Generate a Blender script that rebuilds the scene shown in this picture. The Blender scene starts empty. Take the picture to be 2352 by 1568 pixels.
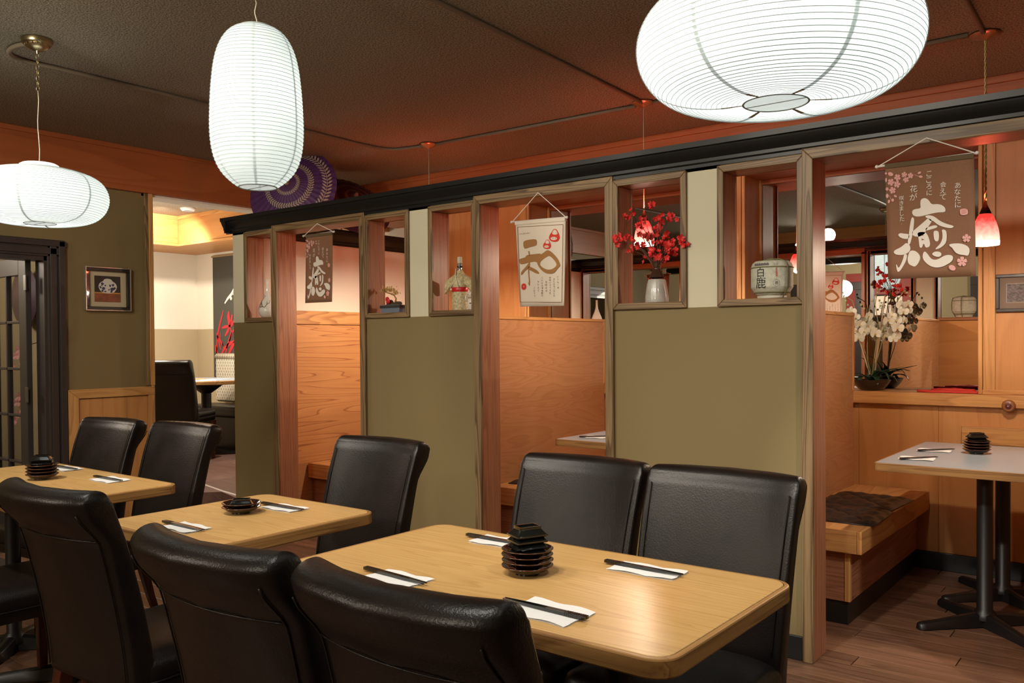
import bpy, math, random
from mathutils import Vector, Matrix
from mathutils.geometry import tessellate_polygon
random.seed(7)
PI = math.pi
sc = bpy.context.scene
C = sc.collection

# ------------------------------------------------------------------ camera, world, exposure
H = 1.32
yaw, pitch, roll = 0.661303441, -0.0159276316, -0.00718528
fwd = Vector((-math.sin(yaw)*math.cos(pitch), math.cos(yaw)*math.cos(pitch), math.sin(pitch)))
rt = Vector((math.cos(yaw), math.sin(yaw), 0)); up = rt.cross(fwd)
rt2 = rt*math.cos(roll)+up*math.sin(roll); up2 = up*math.cos(roll)-rt*math.sin(roll)
cam = bpy.data.cameras.new('camera'); co = bpy.data.objects.new('camera', cam); C.objects.link(co)
M = Matrix((rt2, up2, -fwd)).transposed().to_4x4(); M.translation = Vector((0, 0, H)); co.matrix_world = M
cam.sensor_width = 36; cam.lens = 36*1972.94/2352; cam.shift_y = 33.25/2352; cam.clip_start = .05
sc.camera = co
sc.view_settings.view_transform = 'Standard'; sc.view_settings.look = 'None'
sc.view_settings.gamma = 1; sc.view_settings.use_curve_mapping = False
sc.view_settings.exposure = 0.0
w = bpy.data.worlds.new('world'); sc.world = w; w.use_nodes = True
w.node_tree.nodes['Background'].inputs[0].default_value = (1, .85, .65, 1)
w.node_tree.nodes['Background'].inputs[1].default_value = 0.02
sc.cycles.use_denoising = True
sc.cycles.max_bounces = 8; sc.cycles.sample_clamp_indirect = 4.0
sc.cycles.caustics_reflective = False; sc.cycles.caustics_refractive = False

def light(kind, name, loc, power, col=(1, .82, .6), rad=.05, tgt=None, size=60, blend=.5, sx=1, sy=None):
    l = bpy.data.lights.new(name, kind); l.energy = power; l.color = col
    o = bpy.data.objects.new(name, l); o.location = loc; C.objects.link(o)
    if kind == 'AREA':
        l.size = sx
        if sy: l.shape = 'RECTANGLE'; l.size_y = sy
    else: l.shadow_soft_size = rad
    if kind == 'SPOT': l.spot_size = math.radians(size); l.spot_blend = blend
    if tgt: o.rotation_euler = (Vector(tgt)-Vector(loc)).to_track_quat('-Z', 'Y').to_euler()
    return o
WARM = (1, .90, .74); NEUT = (1, .94, .84)
# dining side: unseen ceiling spots added to brighten the tables, without fixtures
TABLE_FILL = [(-1.0, .75, -1.2, 1.65, 58), (-2.45, .80, -2.45, 1.65, 56), (-3.75, .80, -3.75, 1.65, 62), (.2, 1.4, -.6, 2.4, 50)]
for k, (x, y, tx, ty, pw) in enumerate(TABLE_FILL):
    light('SPOT', 'table_fill', (x, y, 2.62), pw, NEUT, .06, (tx, ty, .76), 95, .8)
# more added fill spots out of view, turned to the partition
WALL_FILL = [(-1.36, .62, -1.1, 3.6, 98), (-2.2, .60, -2.2, 3.5, 80), (-3.4, .62, -3.9, 3.5, 96), (-4.1, .95, -5.8, 3.0, 60)]
for x, y, tx, ty, pw in WALL_FILL:
    light('SPOT', 'wall_fill', (x, y, 2.60), pw, WARM, .08, (tx, ty, 1.3), 100, .9)
light('SPOT', 'aisle_spot', (-1.37, .60, 2.62), 190, NEUT, .03, (-.72, 4.35, 0), 20, .7)
# bare points added behind the viewer as ambient fill, no lamp bodies
light('POINT', 'rear_room_fill', (-1.0, -1.3, 2.05), 80, WARM, .12)
light('POINT', 'rear_room_fill', (-3.8, -1.3, 2.05), 84, WARM, .12)
light('SPOT', 'aisle_spot', (1.0, 2.2, 2.62), 150, NEUT, .05, (-.6, 4.0, 0), 70, .7)  # unseen spot added right of the view to brighten the booth floor
# the other room, beyond the left opening
light('SPOT', 'other_room_light', (-7.93, 4.6, 2.64), 110, (1, .86, .68), .04, (-8.9, 5.0, 1.5), 130, .5)
light('SPOT', 'other_room_light', (-7.0, 4.3, 2.64), 170, (1, .88, .74), .04, (-7.6, 4.3, 0), 120, .5)
light('POINT', 'other_room_light', (-7.8, 4.2, 1.75), 62, (1, .88, .74), .15)  # fill point added in mid-air to keep the pale wall bright
light('POINT', 'hall_fill', (-7.4, 1.4, 2.2), 70, (1, .85, .7), .2)  # unseen point added to lighten the hall behind the door

# ------------------------------------------------------------------ mesh builder
class MB:
    def __init__(s): s.v = []; s.f = []
    def add(s, vs, fs):
        n = len(s.v); s.v += [tuple(p) for p in vs]; s.f += [tuple(i+n for i in f) for f in fs]; return s
    def box(s, x0, y0, z0, x1, y1, z1):
        return s.add([(x, y, z) for z in (z0, z1) for y in (y0, y1) for x in (x0, x1)],
                     [(0, 2, 3, 1), (4, 5, 7, 6), (0, 1, 5, 4), (2, 6, 7, 3), (0, 4, 6, 2), (1, 3, 7, 5)])
    def rings(s, rs, cap0=True, cap1=True, closed=True):
        n = len(rs[0]); vs = [p for r in rs for p in r]; fs = []
        for i in range(len(rs)-1):
            for j in range(n if closed else n-1):
                k = (j+1) % n
                fs.append((i*n+j, i*n+k, (i+1)*n+k, (i+1)*n+j))
        if cap0: fs.append(tuple(range(n-1, -1, -1)))
        if cap1: fs.append(tuple(range((len(rs)-1)*n, len(rs)*n)))
        return s.add(vs, fs)
    def lathe(s, prof, n=32, c=(0, 0, 0), cap0=True, cap1=True, a0=0, a1=2*PI, sq=1.0):
        full = abs(a1-a0-2*PI) < 1e-6; m = n if full else n+1
        rs = [[(c[0]+r*math.cos(a0+(a1-a0)*j/n), c[1]+sq*r*math.sin(a0+(a1-a0)*j/n), c[2]+z) for j in range(m)] for r, z in prof]
        return s.rings(rs, cap0 and full, cap1 and full, full)
    def tube(s, path, r, n=8, cap=True):
        P = [Vector(p) for p in path]; rs = []; prev = None
        for i, p in enumerate(P):
            t = (P[min(i+1, len(P)-1)]-P[max(i-1, 0)]).normalized()
            a = prev if prev else (Vector((0, 0, 1)) if abs(t.z) < .9 else Vector((1, 0, 0)))
            u = (a-t*a.dot(t)).normalized(); prev = u; q = t.cross(u)
            rr = r[i] if isinstance(r, (list, tuple)) else r
            rs.append([p+u*rr*math.cos(2*PI*j/n)+q*rr*math.sin(2*PI*j/n) for j in range(n)])
        return s.rings(rs, cap, cap)
    def loop(s, path, r, n=6):     # closed tube
        P = [Vector(p) for p in path]; N = len(P); rs = []
        for i, p in enumerate(P):
            t = (P[(i+1) % N]-P[i-1]).normalized(); a = Vector((0, 0, 1)) if abs(t.z) < .9 else Vector((1, 0, 0))
            u = (a-t*a.dot(t)).normalized(); q = t.cross(u)
            rs.append([p+u*r*math.cos(2*PI*j/n)+q*r*math.sin(2*PI*j/n) for j in range(n)])
        rs.append(rs[0]); return s.rings(rs, False, False)
    def ball(s, c, rx, ry=None, rz=None, n=14, m=8):
        ry = ry or rx; rz = rz or rx
        rs = [[(c[0]+rx*math.sin(PI*i/m)*math.cos(2*PI*j/n), c[1]+ry*math.sin(PI*i/m)*math.sin(2*PI*j/n), c[2]-rz*math.cos(PI*i/m)) for j in range(n)] for i in range(1, m)]
        return s.rings(rs)
    def prism(s, pts, ax, a, b):   # 2-D polygon extruded along axis ax
        def P(p, t): return {'x': (t, p[0], p[1]), 'y': (p[0], t, p[1]), 'z': (p[0], p[1], t)}[ax]
        return s.rings([[P(p, a) for p in pts], [P(p, b) for p in pts]])
    def xf(s, M): s.v = [tuple(M @ Vector(p)) for p in s.v]; return s
    def fn(s, f): s.v = [tuple(f(*p)) for p in s.v]; return s
    def build(s, name, mat, parent=None, smooth=False, bevel=0, seg=2, **props):
        me = bpy.data.meshes.new(name); me.from_pydata(s.v, [], s.f); me.update()
        import bmesh
        bm = bmesh.new(); bm.from_mesh(me); bmesh.ops.recalc_face_normals(bm, faces=bm.faces); bm.to_mesh(me); bm.free()
        if smooth:
            me.polygons.foreach_set('use_smooth', [True]*len(me.polygons))
            if smooth != 'all': me.set_sharp_from_angle(angle=math.radians(smooth if smooth > 1 else 40))
        if mat: me.materials.append(mat)
        o = bpy.data.objects.new(name, me); C.objects.link(o)
        if parent: o.parent = parent
        if bevel:
            b = o.modifiers.new('bevel', 'BEVEL'); b.width = bevel; b.segments = seg; b.limit_method = 'ANGLE'; b.harden_normals = False
        for k, v in props.items(): o[k] = v
        return o
def box(name, mat, a, b, parent=None, bevel=0, **pr):
    return MB().box(*a, *b).build(name, mat, parent, bevel=bevel, **pr)
def empty(name, loc=(0, 0, 0), rz=0, **pr):
    o = bpy.data.objects.new(name, None); C.objects.link(o); o.location = loc; o.rotation_euler = (0, 0, rz); o.empty_display_size = .05
    for k, v in pr.items(): o[k] = v
    return o
def thing(name, label, cat, loc=(0, 0, 0), rz=0, group=None):
    o = empty(name, loc, rz, label=label, category=cat)
    if group: o['group'] = group
    return o
def tag(o, label, cat, group=None):
    o['label'] = label; o['category'] = cat
    if group: o['group'] = group
    elif 'group' in o: del o['group']
    return o
def copy_tree(o, parent=None):
    c = o.copy(); C.objects.link(c)
    if parent: c.parent = parent
    for ch in [x for x in KIDS.get(o, o.children)]: copy_tree(ch, c)
    return c
KIDS = {}
def place(o, loc, rz=0, label=None, group=None):
    o.location = loc; o.rotation_euler = (0, 0, rz)
    if label: o['label'] = label
    if group: o['group'] = group
    return o

# ------------------------------------------------------------------ materials
def lin(h):
    return tuple((c/12.92 if c <= .04045 else ((c+.055)/1.055)**2.4) for c in [x/255 for x in h])
def newmat(name):
    m = bpy.data.materials.new(name); m.use_nodes = True; nt = m.node_tree
    return m, nt, nt.nodes['Principled BSDF']
def plain(name, col, rough=.6, metal=0, noise=0, nscale=40, bump=0, bscale=200, coat=0, spec=.5, detail=4, **kw):
    m, nt, b = newmat(name); N = nt.nodes; L = nt.links
    b.inputs['Base Color'].default_value = (*col, 1); b.inputs['Roughness'].default_value = rough
    b.inputs['Metallic'].default_value = metal; b.inputs['Coat Weight'].default_value = coat
    b.inputs['Specular IOR Level'].default_value = spec
    tc = N.new('ShaderNodeTexCoord')
    if noise:
        n = N.new('ShaderNodeTexNoise'); n.inputs['Scale'].default_value = nscale; n.inputs['Detail'].default_value = 4
        L.new(tc.outputs['Object'], n.inputs['Vector'])
        r = N.new('ShaderNodeMapRange'); r.inputs[1].default_value = .3; r.inputs[2].default_value = .7
        r.inputs[3].default_value = 1-noise; r.inputs[4].default_value = 1+noise; L.new(n.outputs[0], r.inputs[0])
        x = N.new('ShaderNodeVectorMath'); x.operation = 'SCALE'; x.inputs[0].default_value = col
        L.new(r.outputs[0], x.inputs['Scale']); L.new(x.outputs[0], b.inputs['Base Color'])
    if bump:
        n = N.new('ShaderNodeTexNoise'); n.inputs['Scale'].default_value = bscale; n.inputs['Detail'].default_value = detail
        L.new(tc.outputs['Object'], n.inputs['Vector'])
        p = N.new('ShaderNodeBump'); p.inputs['Strength'].default_value = bump; p.inputs['Distance'].default_value = .004
        L.new(n.outputs[0], p.inputs['Height']); L.new(p.outputs[0], b.inputs['Normal'])
    for k, v in kw.items(): b.inputs[k.replace('_', ' ')].default_value = v
    return m
def wood(name, light_c, dark_c, ax='x', rings=9, sc_=1.0, stretch=.22, contrast=.8, rough=.45, spread=.5, coat=.04, pores=.35, rnd=0):
    """oak: growth-ring contour lines from a noise field stretched along the grain axis"""
    m, nt, b = newmat(name); N = nt.nodes; L = nt.links
    tc = N.new('ShaderNodeTexCoord'); mp = N.new('ShaderNodeMapping')
    s = {'x': (stretch, 2.4, 2.4), 'y': (2.4, stretch, 2.4), 'z': (2.4, 2.4, stretch)}[ax]
    mp.inputs['Scale'].default_value = tuple(q*sc_ for q in s)
    if rnd:
        oi = N.new('ShaderNodeObjectInfo'); ad = N.new('ShaderNodeVectorMath'); ad.operation = 'SCALE'; ad.inputs[0].default_value = (37, 19, 53)
        L.new(oi.outputs['Random'], ad.inputs['Scale']); a2 = N.new('ShaderNodeVectorMath'); L.new(tc.outputs['Object'], a2.inputs[0]); L.new(ad.outputs[0], a2.inputs[1])
        L.new(a2.outputs[0], mp.inputs['Vector'])
    else: L.new(tc.outputs['Object'], mp.inputs['Vector'])
    n1 = N.new('ShaderNodeTexNoise'); n1.inputs['Scale'].default_value = 1.6; n1.inputs['Detail'].default_value = 2.5; n1.inputs['Distortion'].default_value = .35
    L.new(mp.outputs[0], n1.inputs['Vector'])
    mu = N.new('ShaderNodeMath'); mu.operation = 'MULTIPLY'; mu.inputs[1].default_value = rings*2.2; L.new(n1.outputs[0], mu.inputs[0])
    fr = N.new('ShaderNodeMath'); fr.operation = 'FRACT'; L.new(mu.outputs[0], fr.inputs[0])
    ramp = N.new('ShaderNodeValToRGB'); e = ramp.color_ramp.elements
    e[0].position = 0; e[0].color = (0, 0, 0, 1); e[1].position = spread; e[1].color = (.25, .25, .25, 1)
    q = e.new(.9); q.color = (1, 1, 1, 1); q = e.new(1.0); q.color = (.1, .1, .1, 1)
    L.new(fr.outputs[0], ramp.inputs[0])
    mp2 = N.new('ShaderNodeMapping'); mp2.inputs['Scale'].default_value = {'x': (5, 160, 160), 'y': (160, 5, 160), 'z': (160, 160, 5)}[ax]
    L.new(tc.outputs['Object'], mp2.inputs['Vector'])
    n2 = N.new('ShaderNodeTexNoise'); n2.inputs['Scale'].default_value = 1; n2.inputs['Detail'].default_value = 3; L.new(mp2.outputs[0], n2.inputs['Vector'])
    r2 = N.new('ShaderNodeMapRange'); r2.inputs[1].default_value = .45; r2.inputs[2].default_value = .75; r2.inputs[4].default_value = pores; L.new(n2.outputs[0], r2.inputs[0])
    m1 = N.new('ShaderNodeMath'); m1.operation = 'MULTIPLY'; m1.inputs[1].default_value = contrast; L.new(ramp.outputs[0], m1.inputs[0])
    m2 = N.new('ShaderNodeMath'); m2.operation = 'ADD'; m2.use_clamp = True; L.new(m1.outputs[0], m2.inputs[0]); L.new(r2.outputs[0], m2.inputs[1])
    mx = N.new('ShaderNodeMix'); mx.data_type = 'RGBA'; mx.inputs[6].default_value = (*light_c, 1); mx.inputs[7].default_value = (*dark_c, 1)
    L.new(m2.outputs[0], mx.inputs[0]); out = mx.outputs[2]
    if rnd:
        rr = N.new('ShaderNodeMapRange'); rr.inputs[3].default_value = 1-rnd; rr.inputs[4].default_value = 1+rnd; L.new(oi.outputs['Random'], rr.inputs[0])
        vm = N.new('ShaderNodeVectorMath'); vm.operation = 'SCALE'; L.new(out, vm.inputs[0]); L.new(rr.outputs[0], vm.inputs['Scale']); out = vm.outputs[0]
    L.new(out, b.inputs['Base Color'])
    b.inputs['Roughness'].default_value = rough; b.inputs['Coat Weight'].default_value = coat; b.inputs['Coat Roughness'].default_value = .25; b.inputs['Specular IOR Level'].default_value = .35
    bp = N.new('ShaderNodeBump'); bp.inputs['Strength'].default_value = .12; bp.inputs['Distance'].default_value = .002
    L.new(m2.outputs[0], bp.inputs['Height']); L.new(bp.outputs[0], b.inputs['Normal'])
    return m
OAKL, OAKD = (.62, .33, .115), (.34, .14, .04)
oak = {a: wood('oak_'+a, OAKL, OAKD, a, 7, contrast=.55) for a in 'xyz'}
panel = {a: wood('oak_veneer_'+a, (.55, .265, .09), (.41, .17, .052), a, 4, .8, contrast=.45, pores=.2) for a in 'xyz'}
divw = wood('divider_veneer', (.50, .255, .115), (.36, .16, .065), 'y', 11, 1.1, stretch=.35, contrast=.45, pores=.35)
bold = wood('bold_grain_veneer', (.60, .31, .12), (.30, .10, .035), 'y', 9, 1.2, stretch=.10, contrast=.85, pores=.15, spread=.85)
case = {a: wood('weathered_oak_'+a, (.27, .175, .085), (.085, .048, .022), a, 9, 1.7, stretch=.12, contrast=.85, pores=.4, spread=.45) for a in 'xyz'}
jamb = {a: wood('jamb_oak_'+a, (.37, .165, .085), (.19, .072, .036), a, 12, 1.6, stretch=.07, contrast=.55, pores=.55) for a in 'xyz'}
header_w = {a: wood('header_wood_'+a, (.385, .115, .036), (.26, .068, .021), a, 4, .7, contrast=.5, pores=.2) for a in 'xy'}
table_w = wood('table_laminate', (.66, .41, .155), (.47, .255, .08), 'x', 11, 1.7, stretch=.13, contrast=.5, rough=.42, pores=.3, coat=.12)
edge_w = {a: wood('table_edge_'+a, (.42, .225, .075), (.19, .085, .028), a, 9, 2.2, stretch=.06, contrast=.7, pores=.4) for a in 'xy'}
plank_m = wood('floor_plank_wood', (.20, .105, .062), (.10, .05, .03), 'x', 4, 1.6, contrast=.7, rough=.33, pores=.4, rnd=.22, coat=.2)
plank_far = wood('far_floor_wood', (.22, .125, .10), (.13, .07, .055), 'x', 4, 1.6, contrast=.6, rough=.35, pores=.3, rnd=.15)
cherry = wood('chair_leg_wood', (.075, .018, .008), (.035, .008, .004), 'z', 4, 2, rough=.3)
cream = plain('cream_paint', (.60, .555, .405), .75, bump=.06, bscale=300)
olive = plain('olive_paint', (.205, .150, .062), .7, bump=.06, bscale=300)
olive_l = plain('light_olive_paint', (.30, .24, .13), .7, bump=.05, bscale=300)
offwhite = plain('off_white_paint', (.78, .74, .64), .8)
ceil_m = plain('stipple_ceiling', (.265, .235, .180), .95, noise=.65, nscale=130, bump=1.0, bscale=130, spec=.1)
black_gloss = plain('black_gloss_paint', (.009, .009, .009), .36, spec=.35)
black_door = plain('charcoal_door_paint', (.042, .034, .032), .4, coat=.3)
black_metal = plain('black_metal', (.008, .007, .007), .42, bump=.1, bscale=400)
baseb = plain('black_vinyl_base', (.011, .013, .012), .35)
leather = plain('brown_black_leather', (.0085, .0058, .0050), .35, noise=.35, nscale=9, bump=.20, bscale=230, coat=0, spec=.32)
cush_m = plain('black_cushion_vinyl', (.014, .012, .012), .30, spec=.55)
white_m = plain('white_paper', (.88, .88, .87), .8)
lacquer = plain('black_lacquer', (.006, .007, .0065), .18, coat=.6)
glaze = plain('brown_black_glaze', (.014, .006, .004), .10, noise=.5, nscale=90, coat=.8)
glaze_rim = plain('red_brown_glaze_rim', (.07, .022, .011), .22, coat=.6)
lam_grey = plain('grey_white_laminate', (.38, .44, .50), .28, coat=.2)
brass = plain('brushed_brass', (.42, .34, .20), .32, 1.0)
gold = plain('twisted_gold_cord', (.50, .36, .16), .4, .6)
cordw = plain('white_string', (.82, .76, .70), .8)
cord_clear = plain('pale_cord', (.45, .40, .33), .5)
conduit_m = plain('painted_conduit', (.16, .125, .085), .6)
chrome = plain('hinge_steel', (.35, .35, .35), .3, 1)
mirror_m, _, b = newmat('mirror_glass'); b.inputs['Metallic'].default_value = 1; b.inputs['Roughness'].default_value = 0.0; b.inputs['Base Color'].default_value = (.80, .80, .78, 1)
def glass(name, alpha=.2):
    m, nt, b = newmat(name); N = nt.nodes; L = nt.links
    g = N.new('ShaderNodeBsdfGlossy'); g.inputs['Roughness'].default_value = .02; t = N.new('ShaderNodeBsdfTransparent'); mx = N.new('ShaderNodeMixShader'); mx.inputs[0].default_value = alpha
    t.inputs[0].default_value = (.9, .9, .9, 1)
    L.new(t.outputs[0], mx.inputs[1]); L.new(g.outputs[0], mx.inputs[2]); L.new(mx.outputs[0], N['Material Output'].inputs[0]); return m
glass_m = glass('window_glass', .12)
def paper_mat(name, em=.6):
    m, nt, b = newmat(name); N = nt.nodes; L = nt.links
    tr = N.new('ShaderNodeBsdfTranslucent'); tr.inputs[0].default_value = (.85, .9, .88, 1)
    df = N.new('ShaderNodeBsdfDiffuse'); df.inputs[0].default_value = (.70, .77, .78, 1)
    mx = N.new('ShaderNodeMixShader'); mx.inputs[0].default_value = .35; L.new(tr.outputs[0], mx.inputs[1]); L.new(df.outputs[0], mx.inputs[2])
    e = N.new('ShaderNodeEmission'); e.inputs[0].default_value = (.88, 1, .98, 1); e.inputs[1].default_value = em
    a = N.new('ShaderNodeAddShader'); L.new(mx.outputs[0], a.inputs[0]); L.new(e.outputs[0], a.inputs[1]); L.new(a.outputs[0], N['Material Output'].inputs[0]); return m
paper = paper_mat('lit_lantern_paper', .26)
rib_m = plain('lantern_wire', (.30, .33, .33), .7)
seam_m = plain('lantern_seam', (.45, .47, .47), .7)

# ================================================================== ROOM
S = dict(kind='structure')
P0, P1 = 3.512, 3.63       # partition front and back faces
WALLX = -5.8
# floor
fl = empty('floor', **S)
box('subfloor', plain('subfloor', (.03, .02, .015), .8), (-10, -2.6, -.1), (2.2, 6.4, -.012), fl)
pm = MB().box(0, 0, -.012, 1.196, .1185, 0).build('plank', plank_m, fl, bevel=.0012, seg=1)
first = True
y = -.62
row = 0
while y < 5.45:
    x = -5.2 - (row*.43 % 1.2) + (.0 if y < 5.4 else 0)
    while x < 1.2:
        if x > -5.9 or y < 3.3:
            o = pm if first else pm.copy()
            if not first: C.objects.link(o)
            first = False; o.location = (x, y, 0)
        x += 1.2
    y += .12; row += 1
box('floor_field', plank_m, (-5.9, -2.6, -.011), (2.2, -.62, 0), fl); box('floor_field', plank_m, (1.2, -.62, -.011), (2.2, 5.45, 0), fl)
# raised floor of the other room with a pale nosing
pf = empty('floor_raised', **S)
box('floor_field', plank_far, (-10, 3.15, .0), (-6.3, 6.2, .20), pf)
MB().prism([(-6.3, 3.15), (-6.3, 6.2), (-5.17, 6.2), (-5.17, 3.62), (-5.75, 3.78)], 'z', 0, .20).build('floor_field', plank_far, pf)
MB().tube([(-6.31, 3.93, .192), (-5.75, 3.80, .192), (-5.17, 3.70, .192)], .014, 6).build('nosing', plain('grey_nosing', (.42, .34, .28), .5), pf)
# ceiling
box('ceiling', ceil_m, (-10, -2.6, 2.7), (2.2, 6.4, 2.8), **S)
# outer walls not in view
box('wall_front', olive_l, (-10, -2.7, 0), (2.2, -2.6, 2.7), **S)
box('wall_right', olive_l, (2.2, -2.7, 0), (2.3, 6.4, 2.7), **S)

# left wall (door, picture) and its header
wl = empty('wall_left', **S)
T = .12
DY0, DY1 = 1.62, 2.552     # door opening in Y
box('wall_panel', olive, (WALLX-T, DY1, 0), (WALLX, 3.24, 2.42), wl)
box('wall_panel', olive, (WALLX-T, -2.6, 0), (WALLX, DY0, 2.42), wl)
box('wall_panel', olive, (WALLX-T, DY0, 2.0), (WALLX, DY1, 2.42), wl)
box('header_board', header_w['y'], (WALLX-.14, -2.6, 2.392), (WALLX+.035, 5.15, 2.7), wl, .004)
box('soffit_strip', offwhite, (WALLX-.16, 3.2, 2.375), (WALLX-.0, 5.3, 2.392), wl)
# oak wainscot under the picture
wn = empty('wainscot', **S)
for y0, y1 in ((2.735, 2.90), (2.90, 3.07), (3.07, 3.225)):
    box('panel', panel['z'], (WALLX, y0+.0008, .1), (WALLX+.008, y1-.0008, .96), wn, .001)
MB().prism([(2.665, 1.026), (3.272, 1.026), (3.272, .965), (2.735, .965)], 'x', WALLX, WALLX+.022).build('cap_rail', oak['y'], wn, bevel=.003)
MB().prism([(2.665, 1.026), (2.735, .965), (2.735, 0), (2.665, 0)], 'x', WALLX, WALLX+.022).build('stile', oak['z'], wn, bevel=.003)
box('stile', oak['z'], (WALLX, 3.225, .0), (WALLX+.022, 3.272, .965), wn, .003)
# casing of the opening into the other room
tr = empty('trim_1', **S)
box('casing', case['z'], (WALLX, 3.215, 1.03), (WALLX+.02, 3.262, 2.392), tr, .004)
box('casing', oak['z'], (WALLX+.0, 3.24, 1.03), (WALLX+.028, 3.272, 2.392), tr, .004)
box('jamb', oak['z'], (WALLX-.13, 3.24, .0), (WALLX-.001, 3.262, 2.392), tr, .002)

# charcoal door frame and open french door
dr = empty('door_1', **S)
def casing_y(x, ya, yb, za, zb, parent):   # stepped moulding
    for (o0, o1, d) in ((0, 1, .012), (.12, .5, .022), (.6, .95, .03)):
        MB().box(x, ya+(yb-ya)*o0, za, x+d, ya+(yb-ya)*o1, zb).build('casing_strip', black_door, parent, bevel=.003)
casing_y(WALLX, DY1-.0, 2.662, 0, 2.0, dr)
casing_y(WALLX, DY0-.11, DY0, 0, 2.0, dr)
for (o0, o1, d) in ((0, 1, .012), (.05, .4, .03), (.5, .88, .022)):
    box('casing_strip', black_door, (WALLX, DY0-.11, 2.0-.11*o1+.008), (WALLX+d, 2.662, 2.0-.11*o0+.008), dr, .003)
box('jamb', black_door, (WALLX-T, DY1-.02, 0), (WALLX, DY1, 1.9), dr); box('jamb', black_door, (WALLX-T, DY0, 0), (WALLX, DY0+.02, 1.9), dr)
box('jamb', black_door, (WALLX-T, DY0, 1.87), (WALLX, DY1, 1.9), dr)
leaf = empty('door_leaf'); leaf.parent = dr
HX, HY, LT = WALLX-.14, 2.495, .036       # leaf runs along -X, hinged by the right jamb
def lb(nm, mt, a, z0, b_, z1, t=LT, bev=.003): return MB().box(HX-b_, HY-t/2, z0, HX-a, HY+t/2, z1).build(nm, mt, leaf, bevel=bev)
LW = .80; st = .105
lb('stile', black_door, 0, .01, st, 1.90); lb('stile', black_door, LW-st, .01, LW, 1.90)
lb('rail', black_door, st, 1.785, LW-st, 1.90); lb('rail', black_door, st, .01, LW-st, .24)
gh = (1.785-.24)/5; gw = (LW-2*st)/3
for i in range(1, 5): lb('muntin', black_door, st, .24+gh*i-.009, LW-st, .24+gh*i+.009)
for i in range(1, 3): lb('muntin', black_door, st+gw*i-.009, .24, st+gw*i+.009, 1.785)
for i in range(3):
    for j in range(5): lb('pane', glass_m, st+gw*i+.009, .24+gh*j+.009, st+gw*(i+1)-.009, .24+gh*(j+1)-.009, .004, 0)
for z in (.25, .95, 1.68):
    MB().box(HX-.004, HY-.03, z, HX+.03, HY-.022, z+.1).build('hinge', chrome, leaf, bevel=.001)
# small hall behind the door
box('wall_hall', olive_l, (-8.6, 3.03, 0), (WALLX-T, 3.14, 2.7), **S)
box('wall_hall_end', olive_l, (-8.7, -2.6, 0), (-8.6, 3.14, 2.7), **S)

# ------------------------------------------------------------------ other room
box('wall_other_left', offwhite, (-9.3, 3.14, 1.5), (-9.2, 5.75, 2.7), **S)
box('wall_other_left_lower', plain('tan_paint', (.44, .36, .23), .7), (-9.3, 3.14, 0), (-9.2, 5.75, 1.5), **S)
box('wall_other_right', offwhite, (-9.3, 5.75, 1.5), (-5.1, 5.85, 2.7), **S)
box('wall_other_right_lower', bpy.data.materials['tan_paint'], (-9.3, 5.75, 0), (-5.1, 5.85, 1.5), **S)
oh = empty('trim_2', **S)
box('header_board', header_w['y'] if False else panel['y'], (-9.2, 3.14, 2.376), (-8.51, 5.107, 2.7), oh, .004)
box('header_board', panel['x'], (-9.2, 5.107, 2.376), (-5.94, 5.75, 2.7), oh, .004)
for z0, z1 in ((2.376, 2.40), (2.66, 2.70)):
    box('moulding', oak['y'], (-8.51, 3.14, z0), (-8.497, 5.095, z1), oh, .003)
    box('moulding', oak['x'], (-8.51, 5.094, z0), (-5.94, 5.107, z1), oh, .003)

# ------------------------------------------------------------------ rear wall of the booths
XR = .85
hd = empty('trim_3', **S)
box('header_board', header_w['x'], (-5.84, 5.15, 2.40), (XR, 5.75, 2.7), hd, .004)
box('moulding', header_w['x'], (-5.765, 5.135, 2.66), (XR, 5.15, 2.7), hd, .004)
box('moulding', header_w['y'], (WALLX+.035, -2.6, 2.668), (WALLX+.047, 5.135, 2.7), hd, .003)
wb = empty('wall_back', **S)
x = -5.05
k = 0
while x < XR:
    box('panel', panel['z'], (x+.0007, 5.37, .1), (min(x+.44, XR)-.0007, 5.40, .945), wb, .001); x += .44; k += 1
box('wall_core', olive, (-5.17, 5.72, 0), (XR, 5.75, 2.45), wb)
box('ledge_front', oak['x'], (-5.05, 5.33, .943), (XR, 5.355, 1.010), wb, .003)
box('ledge_top', oak['x'], (-5.05, 5.345, .985), (XR, 5.70, 1.012), wb, .003)
box('baseboard_back', baseb, (-5.05, 5.355, 0), (XR, 5.37, .10), bevel=.003, **S)
CX = [-.667, -2.442, -4.197]
CW = [(-.888, -.446), (-2.643, -2.24), (-5.05, -3.995)]
for n, (a, b_) in enumerate(CW):
    c = empty('column', kind='structure'); c.name = 'wall_column'
    box('core', panel['z'], (a+.01, 5.375, 1.012), (b_-.01, 5.70, 2.40), c, .002)
    box('face_panel', panel['z'], (a+.07, 5.368, 1.03), (b_-.07, 5.376, 2.40), c, .001)
    for xa, xb in ((a, a+.022), (a+.026, a+.085), (b_-.085, b_-.026), (b_-.022, b_)):
        box('edge_trim', oak['z'], (xa, 5.355, 1.012), (xb, 5.376, 2.40), c, .004)
    box('base_trim', oak['x'], (a+.022, 5.352, 1.012), (b_-.022, 5.374, 1.040), c, .004)
    box('return_trim', oak['z'], (b_-.012, 5.62, 1.012), (b_+.004, 5.648, 2.40), c, .003)
MIR = [(-2.24, -.888, 'large wall mirror behind the white orchids'), (-3.995, -2.643, 'large wall mirror behind the cream banner booth')]
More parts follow.
